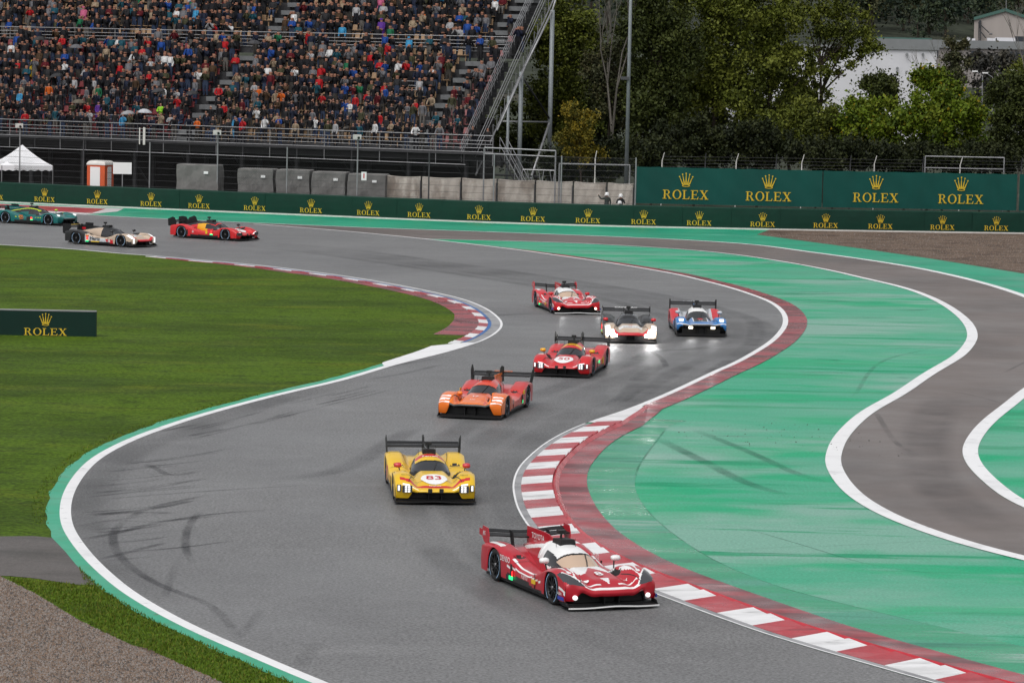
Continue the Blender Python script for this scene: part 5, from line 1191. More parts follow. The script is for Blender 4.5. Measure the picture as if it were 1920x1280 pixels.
CLOTH = [('black', (.008, .008, .01), 58), ('dark navy', (.01, .014, .03), 18), ('charcoal', (.02, .02, .022), 16), ('grey', (.12, .12, .13), 6), ('pale grey', (.3, .3, .31), 3.5), ('white', (.55, .55, .55), 3.5), ('red', (.34, .01, .014), 4.00), ('dark red', (.08, .006, .01), 4), ('blue', (.012, .05, .22), 2.6), ('teal', (.01, .06, .085), 5), ('olive', (.04, .04, .02), 6), ('brown', (.05, .028, .014), 4), ('beige', (.25, .19, .13), 2.5), ('green', (.012, .11, .05), 0.98), ('yellow', (.5, .36, .02), 0.40), ('orange', (.5, .1, .012), 0.60), ('sky blue', (.04, .22, .4), 0.56), ('purple', (.08, .025, .2), .5), ('pink', (.4, .09, .17), 0.21), ('lime green', (.25, .55, .03), 0.20)]
CW = np.array([c[2] for c in CLOTH]); CW = CW/CW.sum()
# ================================================================ grandstand and crowd
m_sconc = mat('stand_concrete', (.05, .05, .053), .85, var=.25, scale=1.2, spec=.2)
m_aisle = mat('aisle_concrete', (.15, .155, .16), .8, var=.2, scale=2, spec=.2)
m_beam = mat('stand_steel_dark', (.018, .018, .02), .6, .2, var=.2)
m_rail = mat('rail_steel', (.32, .32, .33), .4, .6, var=.15, scale=4)
ZP = 4.0
S0 = at(925, 287, ZP); S1 = at(0, 253, ZP); e1 = (S1-S0).normalized(); e2 = Vector((-e1.y, e1.x, 0)); e2 = e2 if e2.y > 0 else -e2
SP = lambda u, n, z: S0+e1*u+e2*n+Vector((0, 0, z-ZP))
AX = (e1, e2, Vector((0, 0, 1)))
U0, U1 = 3.0, 54.0; RD, RR = .955, .592; NR = 11; D0 = 1.5
stand = empty('grandstand', tuple(SP((U0+U1)/2, 6, 0).xy)+(0,), world=True); tag(stand, 'tiered grandstand with rows of seats and steel rails', 'grandstand')
ue = lambda n: U0+.18*(n-D0)
def sbox(name, u0, u1, n0, n1, z0, z1, m, par=stand): return MB().box(SP((u0+u1)/2, (n0+n1)/2, (z0+z1)/2), (u1-u0, n1-n0, z1-z0), ax=AX).build(name, m, par)
sbox('walkway', .0, U1, -.15, D0, ZP-.14, ZP, m_sconc)
rows = []
for i in range(NR):
    z = ZP+.15+RR*i; n = D0+RD*i; rows.append((n, z)); sbox('terrace_step', ue(n), U1, n, n+RD, z-RR-.1, z, m_sconc)
ZM = ZP+.15+RR*NR+.1; NM = D0+RD*NR
sbox('upper_walkway', ue(NM)-.4, U1, NM, NM+1.4, ZM-.45, ZM, m_sconc)
for i in range(10):
    z = ZM+.35+.6*i; n = NM+1.4+.95*i; rows.append((n, z)); sbox('terrace_step', ue(n), U1, n, n+.95, z-.7, z, m_sconc)
AIS = ((6.0, 7.5), (24.4, 26.0))
for ua, ub in AIS:
    for i, (n, z) in enumerate(rows):
        if i == NR: continue
        sbox('aisle_stair', ua, ub, n-.36, n+.02, z-.24, z-.23+.0, m_aisle) if False else sbox('aisle_stair', ua, ub, n-.37, n+RD-.02, z-RR*.5-.02, z+.012, m_aisle)
# under the stand: columns, beams, added dark wall standing in for the shade
sbox('shade_backdrop', U0, U1, 6.2, 6.4, 0, ZP+2.2, mat('under_stand_shade', (.016, .015, .014), .9, var=.3))
sbox('front_beam', 1.0, U1, .6, .9, ZP-.6, ZP-.14, m_beam); sbox('rear_beam', 1.0, U1, 3.3, 3.7, ZP-1.0, ZP-.1, m_beam)
for k in range(12):
    u = 2.5+k*4.4
    for n in (1.0, 3.5): MB().tube(SP(u, n, 0), SP(u, n, ZP-.32), .17, .17, 10).build('column', m_beam, stand)
    MB().tube(SP(u, 3.5, .3), SP(u+2.2, 3.5, ZP-.9), .06, .06, 6).build('brace', m_beam, stand)
# rails
def rails(u0, u1, n, z, hts, step, post_lo, post_hi, r=.024):
    q = int(round((u1-u0)/step))
    for h in hts: MB().tube(SP(u0, n, z+h), SP(u1, n, z+h), r if h < max(hts) else r*1.3, None, 6).build('rail', m_rail, stand)
    for k in range(q+1): u = u0+(u1-u0)*k/q; MB().tube(SP(u, n+.03, z+post_lo), SP(u, n+.03, z+post_hi), .03, .03, 6).build('rail_post', m_steel_d if k % 2 else m_rail, stand)
rails(.0, U1, -.12, ZP, (.03, .3, .55, .8, 1.15), 2.2, -.9, 1.15)
MB().tube(SP(2, -.2, ZP-.85), SP(U1, -.2, ZP-.85), .03, .03, 6).build('rail', m_rail, stand)
rails(ue(NM)-.2, U1, NM-.05, ZM, (.05, .3, .55, .8, 1.1), 2.4, -.3, 1.1)
for (u, i) in ((8.6, 6), (27.5, 1), (31.0, 1)):
    n, z = rows[i]
    for h in (.3, .6, .9): MB().tube(SP(u, n, z+h), SP(u+2.4, n, z+h), .02, .02, 6).build('rail', m_rail, stand)
# seats: shells on every place, the nearest three hundred as parts
def seat_mesh(m):
    q = MB(); q.prism([(-.21, -.2, .42), (.21, -.2, .42), (.21, .14, .38), (-.21, .14, .38)], (0, 0, .04)); q.prism([(-.2, .14, .40), (.2, .14, .40), (.17, .21, .84), (-.17, .21, .84)], (0, .035, 0)); q.box((0, 0, .2), (.08, .1, .4))
    o = q.build('seat', m); d = o.data; bpy.data.objects.remove(o); return d
m_seats = [mat('seat_beige', (.33, .215, .125), .5, var=.12, scale=3), mat('seat_pink', (.30, .12, .12), .5, var=.2, scale=3), mat('seat_red', (.19, .035, .04), .5, var=.2, scale=3)]
seat_d = [seat_mesh(m) for m in m_seats]
rz_face = math.atan2(e2.y, e2.x)-math.pi/2
places = []
def SEEN(p):
    q = p-Vector((0, 0, H)); return 960+F*q.dot(_R)/q.dot(_fw) > 4
for i, (n, z) in enumerate(rows):
    u = ue(n)+.4
    while u < 52.5:
        if not any(a-.25 < u < b+.25 for a, b in AIS): places.append((i, u, n, z))
        u += .54
vis = [p for p in places if p[1] < 41]
cs_, sn_ = math.cos(rz_face), math.sin(rz_face); cnt = 0; sv = [[], [], []]; sf = [[], [], []]
for (i, u, n, z) in places:
    k = (1 if u < 6 else 2 if u > 25.9 else 0); k = 0 if (i >= NR and u > 8 and k == 2) else k; p = SP(u, n+.38, z)
    if cnt < 300 and SEEN(p):
        o = link('seat', seat_d[k]); o.location = p; o.rotation_euler = (0, 0, rz_face); o.parent = stand; o.matrix_parent_inverse = Matrix.Translation(-Vector(stand['_w'])); cnt += 1
    else:
        b = len(sv[k])
        for v in seat_d[k].vertices: sv[k].append((p.x+v.co.x*cs_-v.co.y*sn_, p.y+v.co.x*sn_+v.co.y*cs_, p.z+v.co.z))
        sf[k] += [tuple(b+t for t in q.vertices) for q in seat_d[k].polygons]
me = bpy.data.meshes.new('upper_seats'); vv = []; ff = []; mi = []
for k in range(3):
    b = len(vv); vv += sv[k]; ff += [tuple(b+t for t in f) for f in sf[k]]; mi += [k]*len(sf[k])
me.from_pydata(vv, [], ff)
for m in m_seats: me.materials.append(m)
me.polygons.foreach_set('material_index', mi); me.update(); o = link('upper_seats', me, stand); o['kind'] = 'stuff'
# crowd
ORD = ['at the front rail']+['in the %s seat row' % k for k in ('first', 'second', 'third', 'fourth', 'fifth', 'sixth', 'seventh', 'eighth', 'ninth')]
cand = []
u = .5
while u < 43:
    if random.random() < (.62 if u > 1.5 else .5): cand.append((-1, u+random.uniform(-.15, .15), random.uniform(.25, .5), ZP, ))
    u += .62
for (i, u, n, z) in places:
    occ = .9
    if i == NR-1: occ = .45
    if i == NR: occ = .75
    if u < 6 and i < 3: occ = .62
    if 28 < u < 32 and 1 <= i <= 2: occ = .4
    if random.random() < occ: cand.append((i, u+random.uniform(-.16, .16), n+random.uniform(.1, .5), z))
for ua, ub in AIS:
    for k in range(3): i = random.randrange(2, NR); cand.append((i, random.uniform(ua+.2, ub-.2), rows[i][0]+.2, rows[i][1]+.012))
for k in range(40): cand.append((NR, random.uniform(3.5, 50), NM+random.uniform(.2, .6)-0.0, ZM))
def look(i):
    c = CLOTH[RNG.choice(len(CLOTH), p=CW)]
    pose = random.choices(POSES, (3, 3, 2, 0.3, 2.2, .5, 1.6))[0]
    if i == -1: pose = random.choices(POSES, (3, 3, 2, 3.5, 0, .3, 1.6))[0]
    if c[0] in ('yellow', 'purple', 'pink', 'sky blue') and i >= 0: pose = random.choice(('poncho', 'poncho', 'stand'))
    return c, pose
cand.sort(key=lambda c: c[2])
nind = 0; cv_, cf_, cc2 = [], [], []; base = 0
for (i, u, n, z) in cand:
    c, pose = look(i); p = SP(u, n, z); sc = random.uniform(.96, 1.12); rz = rz_face+random.uniform(-.45, .45)
    if SEEN(p) and nind < 300:
        capk = ''; me = PROTO[pose]
        q = random.random()
        if q < .1 and pose in CAPW: me = CAPW[pose]; capk = ' and white cap'
        elif q < .15 and pose in CAPR: me = CAPR[pose]; capk = ' and red cap'
        o = link('person', me); o.location = p; o.rotation_euler = (0, 0, rz); o.scale = (sc, sc, sc); o.color = (*c[1], 1)
        g = 'cape' if pose == 'poncho' else 'jacket'
        lab = f"person in {c[0]} {g}{capk} {POSE_TXT[pose] if pose != 'poncho' else 'with hood up'} {ORD[i+1]}"
        tag(o, lab, 'person', 'spectators: '+lab[10:]); nind += 1
    else:
        v, f, g = LOW[pose]; a, b = math.cos(rz)*sc, math.sin(rz)*sc
        cv_.append(np.c_[p.x+v[:, 0]*a-v[:, 1]*b, p.y+v[:, 0]*b+v[:, 1]*a, p.z+v[:, 2]*sc]); k = random.random()
        hair = random.choice(HAIRS) if random.random() > .16 else random.choice(((.5, .5, .5), (.4, .01, .015), (.02, .05, .2), (.01, .01, .01)))
        pal = (c[1], random.choice(TROUS), SKIN, hair, (.02, .02, .02)); cf_.append((base, f)); cc2 += [pal[t] for t in g]; base += len(v)
me = bpy.data.meshes.new('crowd'); fs = [tuple(b+t for t in q) for b, f in cf_ for q in f]; me.from_pydata(np.concatenate(cv_).tolist(), [], fs)
at_ = me.color_attributes.new('cloth', 'FLOAT_COLOR', 'CORNER'); arr = np.concatenate([np.tile((*c, 1.0), len(f)) for c, f in zip(cc2, fs)]); at_.data.foreach_set('color', arr.astype(np.float32)); me.polygons.foreach_set('use_smooth', [True]*len(fs))
m_crowd = bpy.data.materials.new('crowd_cloth'); t_, b_ = nodes_of(m_crowd); ca = t_.nodes.new('ShaderNodeVertexColor'); ca.layer_name = 'cloth'; t_.links.new(ca.outputs[0], b_.inputs['Base Color']); b_.inputs['Roughness'].default_value = .8; b_.inputs['Specular IOR Level'].default_value = .2
me.materials.append(m_crowd); me.update(); tag(link('crowd', me), 'dense crowd of spectators filling the higher rows of the stand', 'crowd', kind='stuff')
# umbrellas held over the rows
def umb_mesh(m, name):
    q = MB(); n = 8; pr = [(0, 0), (.16, -.02), (.34, -.09), (.47, -.2), (.53, -.29)]
    for k in range(len(pr)-1):
        for i in range(n):
            a, b = i*2*math.pi/n, (i+1)*2*math.pi/n; r0, h0 = pr[k]; r1, h1 = pr[k+1]
            q.poly([(r0*math.cos(a), r0*math.sin(a), h0), (r1*math.cos(a), r1*math.sin(a), h1), (r1*math.cos(b), r1*math.sin(b), h1), (r0*math.cos(b), r0*math.sin(b), h0)])
    return q
for (px, py, col, lab) in ((143, 83, (.09, .09, .1), 'dark grey umbrella held below the middle rail, to the left of the purple cape'.replace(', to the left of the purple cape', ' over the upper seat rows')), (107, 137, (.012, .012, .014), 'wide black umbrella held high over red seats away from both aisles'), (298, 165, (.025, .026, .03), 'charcoal umbrella held beside the long aisle on the red seat side'), (148, 186, (.09, .075, .05), 'olive brown umbrella held over the lower red seats'), (240, 207, (.25, .25, .26), 'dull grey umbrella held just above the front rail'), (271, 204, (.42, .43, .46), 'pale silver umbrella held just above the front rail'), (361, 170, (.012, .012, .014), 'black umbrella held beside the long aisle on the beige seat side'), (477, 75, (.03, .03, .035), 'small charcoal umbrella held right under the middle rail'), (75, 68, (.01, .01, .012), 'black umbrella held right under the middle rail')):
    nrm = (e1.cross(e2+Vector((0, 0, RR/RD)))).normalized(); o0 = SP(0, D0, ZP+2.25); d = ray(px, py); t = (o0-Vector((0, 0, H))).dot(nrm)/d.dot(nrm); p = Vector((0, 0, H))+d*t
    m_ = mat('umbrella_%d_%d' % (px, py), col, .6, var=.1); root = empty('umbrella', p-Vector((0, 0, .8)), world=True); tag(root, lab, 'umbrella', 'umbrellas held in the stand'); q = umb_mesh(m_, ''); tilt = random.uniform(-.25, .25)
    q.v = [(p.x+x+z*tilt, p.y+y-.25*z, p.z+z+x*tilt*.6) for x, y, z in q.v]; q.build('canopy', m_, root, smooth=False); MB().tube(p+Vector((0, 0, .06)), p-Vector((0, 0, .8)), .012, .012, 6).build('shaft', m_steel_d, root)
# steel end frame with stair and lattice at the near end of the stand
ef = empty('stair_tower', tuple(aty(977, 345, 238).xy)+(0,), world=True); tag(ef, 'grey steel columns, braces and slanting stair lattice at the end of the stand', 'stair tower')
def px3(x, y, Y): return aty(x, y, Y)
def bar3(name, a, b, r, m=m_lp, n=10): MB().tube(a, b, r, None, n).build(name, m, ef, smooth=n > 8)
for (x0, y0, x1, Y, r) in ((953.5, 180, 952, 236, .1), (977.5, 135, 976, 238, .155), (1036, 19, 1030, 242, .16)):
    t = px3(x0, y0, Y); bar3('column', Vector((t.x, Y, 0)), t, r, n=14); MB().tube(Vector((t.x, Y, 0)), Vector((t.x, Y, .3)), r*1.8, r*1.7, 12).build('column_base', m_steel, ef)
for (a, b, Ya, Yb, r, m) in (((983, 150), (1031, 224), 238, 242, .07, m_beam), ((1030, 231), (995, 335), 241.5, 236, .08, m_steel), ((943, 228), (1028, 229), 237, 241, .055, m_steel), ((976, 145), (957, 188), 237.8, 236, .08, m_steel), ((1036, 19), (985, 125), 242, 238, .07, m_steel), ((985, 125), (932, 245), 238, 234, .06, m_steel), ((1060, -60), (1036, 19), 246, 242, .07, m_steel)):
    bar3('brace', px3(*a, Ya), px3(*b, Yb), r, m)
sl = lambda n: ZP+.15+(n-D0)*RR/RD
for uu in (-.15, -1.3):
    for h in ((.2, .5, .8, 1.1) if uu > -1 else (.3, .7, 1.1)): bar3('handrail', SP(ue(.3)+uu, .3, sl(.3)+h), SP(ue(NM+8)+uu, NM+8, sl(NM+8)+h), .026, m_rail, 6)
for k in range(26):
    n = .6+k*.72; bar3('rail_post', SP(ue(n)-.15, n, sl(n)-.3), SP(ue(n)-.15, n, sl(n)+1.1), .022, m_rail, 6)
    MB().box(SP(ue(n)-.72, n, sl(n)-.15), (1.1, .3, .04), ax=AX).build('tread', m_beam, ef)
for k in range(20):
    n = .6+k*.95; bar3('lattice', SP(ue(n)-1.35, n, sl(n)-.15), SP(ue(n+.95)-1.35, n+.95, sl(n+.95)-.95), .025, m_rail, 5); bar3('lattice', SP(ue(n)-1.35, n, sl(n)-.95), SP(ue(n)-1.35, n, sl(n)-.15), .025, m_rail, 5)
bar3('stringer', SP(ue(.3)-1.35, .3, sl(.3)-.95), SP(ue(NM+8)-1.35, NM+8, sl(NM+8)-.95), .06, m_rail, 8)
# stair from the walkway down to the ground beside the columns
a, b = SP(.1, 1.2, ZP), SP(-1.7, 1.5, .9)
for o_ in (0, 1.0):
    off = e2*o_; bar3('stringer', a+off, b+off, .06, m_beam, 6)
    for h in (.55, 1.05): bar3('handrail', a+off+Vector((0, 0, h)), b+off+Vector((0, 0, h)), .028, m_rail, 6)
    for k in range(6): q = a.lerp(b, k/5)+off; bar3('rail_post', q, q+Vector((0, 0, 1.05)), .025, m_rail, 6)
for k in range(14): q = a.lerp(b, (k+.5)/14)+e2*.5; MB().box(q, (.28, 1.0, .04), ax=AX).build('tread', m_beam, ef)
for k in range(7): sbox('plank_riser', -1.8, 1.6, 2.0+k*.28, 2.25+k*.28, .5+k*.3, .62+k*.3, m_beam, ef)
# low scaffold table beside the column
tb = empty('scaffold_rack', tuple(aty(1006, 345, 230).xy)+(0,), world=True); tag(tb, 'low steel trestle rack beside the foot of the stair', 'rack'); A, B = aty(980, 318, 230), aty(1040, 320, 230)
MB().tube(A, B, .04, .04, 6).build('top_bar', m_rail, tb)
for t_ in (0, .33, .66, 1.0): q = A.lerp(B, t_); MB().tube(q, Vector((q.x-.35, q.y, 0)), .03, .03, 6).build('leg', m_rail, tb)
for t_ in (.15, .5, .85): q = A.lerp(B, t_); MB().tube(q, Vector((q.x+.5, q.y+.3, 0)), .03, .03, 6).build('brace', m_steel, tb)
# three marshals behind the barrier
mstep = MB()
for (px, py, pose, col, lab) in ((1138, 361, 'one', (.03, .04, .035), 'marshal in dark green jacket and white helmet raising one arm'), (1164, 364, 'film', (.02, .022, .024), 'marshal in black jacket and white helmet next to the lamp post'), (1162, 377, 'stand', (.45, .03, .03), 'shorter marshal in red top and white helmet, only the head showing')):
    Yp = 219.2 if py < 370 else 218.0; t = aty(px, py, Yp); J, E_ = skeleton(pose)
    if pose == 'one':
        J['elr'] = (.36, -.1, 1.36, .05, .05, 0); J['wrr'] = (.52, -.16, 1.55, .042, .042, 0); J['har'] = (.55, -.17, 1.66, .04, .035, 2); J = {k: (-v[0], *v[1:]) for k, v in J.items()}
    root = empty('person', (t.x, Yp, t.z-1.78)); tag(root, lab, 'person'); me, idx = skin_mesh(J, E_, 1); me.materials.clear()
    for m in (mat('marshal_%d' % py, col, .8), mat('marshal_trousers', (.02, .02, .025), .8), pm[2], mat('marshal_hair', (.02, .015, .01), .8), pm[4]): me.materials.append(m)
    me.polygons.foreach_set('material_index', idx); me.polygons.foreach_set('use_smooth', [True]*len(idx)); link('body', me, root)
    q = MB(); q.lathe([(.135, 1.60), (.14, 1.66), (.125, 1.74), (.08, 1.79), (0, 1.81)], 14, (0, -.02, 0)); q.lathe([(.135, 1.60), (.17, 1.6)], 14, (0, -.04, 0)); q.build('helmet', m_wht, root, smooth=True)
    if t.z-1.78 > .05: st_ = empty('step_box', (t.x, Yp, 0), world=True); tag(st_, 'low step box behind the barrier under a marshal', 'box', 'step boxes behind the barrier'); MB().box((t.x, Yp, (t.z-1.78)/2), (.9, .8, t.z-1.78)).build('box', m_pale, st_)
# ================================================================ trees, shrubs, far buildings
def leaf_mat(name, col):
    m = bpy.data.materials.new(name); t, b = nodes_of(m); b.inputs['Base Color'].default_value = (*col, 1); b.inputs['Roughness'].default_value = .6; b.inputs['Specular IOR Level'].default_value = .15
    b.inputs['Subsurface Weight'].default_value = 0; return m
LG = {k: [leaf_mat('leaf_%s_%d' % (k, i), c) for i, c in enumerate(cs)] for k, cs in dict(
    dark=[(.04, .052, .012), (.058, .07, .016), (.026, .034, .009)], mid=[(.082, .1, .012), (.12, .135, .02), (.05, .062, .01)], bright=[(.085, .125, .006), (.12, .15, .012), (.05, .08, .006), (.25, .18, .01)],
    ochre=[(.2, .145, .014), (.14, .115, .014), (.08, .075, .012)], deep=[(.018, .024, .008), (.03, .036, .011), (.011, .015, .006)], far=[(.03, .045, .026), (.045, .06, .03), (.02, .032, .022)], dull=[(.06, .065, .03), (.045, .05, .025), (.08, .075, .035)], bare=[(.05, .05, .045), (.035, .035, .032), (.07, .065, .05)]).items()}
m_bark = mat('bark', (.05, .04, .032), .9, var=.3, scale=6, spec=.1)
def leaves(cl, n, size, rng):
    """cl: clump centres/radii; leaf quads around them"""
    cl = np.array(cl, float); k = rng.integers(0, len(cl), n); d = rng.normal(0, 1, (n, 3)); d /= np.linalg.norm(d, axis=1)[:, None]; r = np.clip(np.abs(rng.normal(0, .72, n)), 0, 2.0)
    c = cl[k, :3]+d*(r*cl[k, 3])[:, None]
    a = rng.normal(0, 1, (n, 3)); a /= np.linalg.norm(a, axis=1)[:, None]; b = np.cross(a, rng.normal(0, 1, (n, 3))); b /= np.linalg.norm(b, axis=1)[:, None]
    s = size*rng.uniform(.6, 1.3, n)[:, None]; v = np.stack([c+a*s, c+b*s*.62, c-a*s, c-b*s*.62], 1).reshape(-1, 3); return v, k
def mesh_quads(name, v, mi, mats):
    n = len(v)//4; me = bpy.data.meshes.new(name); me.vertices.add(len(v)); me.vertices.foreach_set('co', v.astype(np.float32).ravel()); me.loops.add(n*4); me.loops.foreach_set('vertex_index', np.arange(n*4, dtype=np.int32)); me.polygons.add(n); me.polygons.foreach_set('loop_start', np.arange(0, n*4, 4, dtype=np.int32)); me.polygons.foreach_set('loop_total', np.full(n, 4, np.int32))
    for m in mats: me.materials.append(m)
    me.polygons.foreach_set('material_index', mi.astype(np.int32)); me.update(); me.validate(); return me
def tree(name, base, crowns, n, size, kind, label, group=None, trunk=.16, seed=0, clump=.5, cat='tree', limbs=6, nclump=60, lean=0.0):
    """crowns: [(centre, (rx,ry,rz), weight)] in world coordinates"""
    rng = np.random.default_rng(seed); cl = []; W_ = sum(c[2] for c in crowns)
    for (c, r, w) in crowns:
        for _ in range(max(4, int(nclump*w/W_))):
            d = rng.normal(0, 1, 3); d /= np.linalg.norm(d); q = rng.random()**.5; cl.append((c[0]+d[0]*r[0]*q, c[1]+d[1]*r[1]*q, c[2]+d[2]*r[2]*q, clump*rng.uniform(.6, 1.3)))
    n = int(n*2.3) if size < .2 else n; v, k = leaves(cl, n, size*.9 if size < .2 else size, rng); v = v[:]; low = v.reshape(-1, 4, 3)[:, :, 2].min(1) > .05; v = v.reshape(-1, 4, 3)[low].reshape(-1, 3); k = k[low]
    mats = LG[kind]; pc = rng.random(len(cl)); mi = np.where(rng.random(len(k)) < .65, (pc[k]*2.999).astype(int), rng.integers(0, 3, len(k)))
    if len(mats) > 3: mi = np.where(rng.random(len(k)) < .025, 3, mi)
    root = empty(name, base, world=True); tag(root, label, cat, group); link('crown', mesh_quads('crown', v, mi, mats), root)
    tb_ = MB(); top = max(c[0][2] for c in crowns); b = Vector(base); c0 = crowns[0][0]; tp = Vector((b.x+(c0[0]-b.x)*.7, b.y+(c0[1]-b.y)*.7, b.z+(top-b.z)*.85)); pts = [b.lerp(tp, t)+Vector((rng.normal(0, .1), rng.normal(0, .1), 0))*(t > 0) for t in np.linspace(0, 1, 7)]
    for i in range(6): tb_.tube(pts[i], pts[i+1], trunk*(1-.13*i), trunk*(1-.13*(i+1)), 7)
    for i in rng.choice(len(cl), min(limbs, len(cl)), replace=False):
        e = Vector(cl[i][:3]); s = pts[min(5, max(1, int(6*max(0, min(.95, (e.z-b.z)/(tp.z-b.z+.01)-.2)))))]; m_ = s.lerp(e, .5)+Vector((0, 0, .15)); tb_.tube(s, m_, trunk*.35, trunk*.22, 5); tb_.tube(m_, e, trunk*.22, trunk*.08, 5)
    tb_.build('trunk' if cat == 'tree' else 'stem', m_bark, root); return root
def C(x, y, Y, rx, ry, w=1.0):
    """crown ellipsoid given by its picture centre and radii at distance Y"""
    p = aty(x, y, Y); s = F/Y; return ((p.x, p.y, p.z), (rx/s, rx/s*.8, ry/s), w)
B = lambda x, Y: (aty(x, 300, Y).x, Y, 0)
tree('poplar_tree', B(1062, 262), [C(1060, 40, 262, 60, 130, 2), C(1052, 200, 262, 62, 100, 1.6), C(1020, 110, 260, 45, 90)], 15000, .15, 'mid', 'green poplar standing behind the steel columns of the stand', 'poplars behind the circuit', .2, 1, .75, nclump=110)
tree('poplar_tree', B(1005, 268), [C(1000, 220, 268, 60, 90, 1), C(960, 260, 266, 60, 60, 1)], 8000, .15, 'dark', 'dark tree showing between the two inner columns of the stair tower', None, .18, 2, .7, nclump=60)
tree('ochre_tree', B(1090, 236), [C(1082, 235, 236, 44, 52, 2), C(1095, 285, 236, 42, 30, 1)], 5000, .10, 'ochre', 'yellowing autumn tree beside the outer steel column', None, .1, 3, .38, nclump=60)
tree('slender_tree', B(1143, 254), [C(1142, 110, 254, 34, 60, 1), C(1150, 190, 254, 42, 60, 1.3), C(1120, 150, 254, 28, 50, .8)], 4200, .13, 'dull', 'slender half bare tree close to the lamp post', None, .16, 4, .6, nclump=40, limbs=14)
for q, (x, Y, cs_) in enumerate(((1232, 252, [C(1232, 40, 252, 62, 110, 2), C(1225, 190, 252, 60, 100, 2), C(1262, 120, 252, 50, 80)]), (1338, 256, [C(1335, 20, 256, 72, 90, 2), C(1340, 150, 256, 80, 100, 2.4), C(1290, 220, 255, 70, 70, 1)]), (1440, 254, [C(1440, 10, 254, 70, 85, 2), C(1450, 120, 254, 72, 80, 1.6), C(1410, 215, 254, 70, 70, 1.4)]))):
    tree('poplar_tree', B(x, Y), cs_, 17000, .15, ('dark', 'mid', 'mid')[q], ('broad dark poplar right beside the lamp post', 'broad green poplar between two others behind the first banner', 'broad green poplar with its crown reaching towards the white building')[q], 'poplars behind the circuit', .28, 10+q, .75, nclump=120, limbs=12)
tree('poplar_tree', B(1545, 258), [C(1530, 20, 258, 62, 55, 1.6), C(1590, 70, 258, 66, 50, 1.3), C(1545, 120, 258, 66, 40, .8), C(1625, 95, 258, 40, 22, .4), C(1510, 180, 258, 50, 50, 1)], 7200, .14, 'mid', 'loose poplar with thin outer leaves against the white building', 'poplars behind the circuit', .22, 14, .55, nclump=85, limbs=22)
for q, (x, y, rx, ry, Y, k, nl, lab) in enumerate(((1770, 225, 85, 75, 238, 'bright', 12000, 'bright green bush with some yellow leaves behind the pipe frame'), (1640, 240, 80, 55, 240, 'bright', 9000, 'bright green bush beside the conifer'), (1530, 245, 75, 60, 242, 'mid', 9000, 'green bush under the loose poplar'), (1895, 225, 60, 90, 244, 'dark', 8000, 'dark tall bush past the bright one'), (1560, 290, 90, 30, 233, 'deep', 6000, 'low dark undergrowth above the joint of the banners'), (1420, 270, 80, 50, 240, 'deep', 7500, 'dark undergrowth below the poplar with the reaching crown'), (1300, 270, 80, 50, 240, 'deep', 7500, 'dark undergrowth behind the first banner'), (1220, 290, 50, 35, 236, 'deep', 4500, 'low dark bush right of the lamp post foot'), (1700, 295, 90, 26, 234, 'deep', 6000, 'low dark undergrowth left of the pipe frame'), (1840, 300, 90, 28, 235, 'deep', 6000, 'low dark undergrowth inside the pipe frame'), (1650, 165, 42, 26, 256, 'dark', 3500, 'rounded dark conifer in front of the white building'), (1130, 300, 50, 40, 238, 'deep', 4500, 'low dark bush behind the pipe gate'), (1060, 310, 50, 30, 240, 'deep', 4500, 'low dark bush behind the stair foot'), (1925, 160, 40, 50, 262, 'mid', 3500, 'green bush rising past the long grey building'), (1740, 150, 30, 22, 246, 'bright', 1800, 'bright leafy top rising before the white building'))):
    lab = lab.replace('right of the lamp post foot', 'beside the lamp post foot').replace('left of the pipe frame', 'next to the pipe frame')
    tree('shrub', B(x, Y), [C(x, y, Y, rx, ry, 1)], int(nl*1.25), .13 if k != 'bright' else .15, k, lab, None, .09, 30+q, .55, 'shrub', 5, nclump=int(40+rx*.5))
tree('young_tree', B(1790, 300), [C(1792, 105, 300, 26, 34, 1), C(1775, 150, 300, 50, 30, 1)], 3600, .15, 'dull', 'thin young tree before the long grey building', None, .09, 50, .45, nclump=40, limbs=10)
for q, (x, y, rx, ry, Y) in enumerate(((1842, 122, 34, 22, 330), (1885, 120, 26, 22, 334))):
    tree('grey_shrub', B(x, Y), [C(x, y, Y, rx, ry), C(x, y+40, Y, rx, 40)], 2600, .2, 'bare', ('wide', 'narrow')[q]+' grey leafless shrub before the long grey building', None, .1, 60+q, .6, 'shrub', 8, nclump=30)
for q, (x, y, rx, ry, Y, k) in enumerate(((1290, 120, 80, 160, 275, 'dark'), (1400, 130, 80, 150, 278, 'dark'), (1195, 150, 60, 150, 272, 'dark'), (1480, 230, 60, 80, 270, 'dark'), (1110, 230, 60, 90, 276, 'dark'), (1090, 90, 40, 70, 280, 'mid'))):
    tree('backing_tree', B(x, Y), [C(x, y, Y, rx, ry, 1)], 7000, .17, k, ('dark tree filling the gap between two broad poplars', 'dark tree behind the poplar with the reaching crown', 'dark tree directly behind the lamp post', 'dark low tree under the loose poplar', 'dark tree behind the ochre one', 'green tree top behind the slender bare tree')[q], None, .2, 80+q, .8, nclump=70, limbs=6)
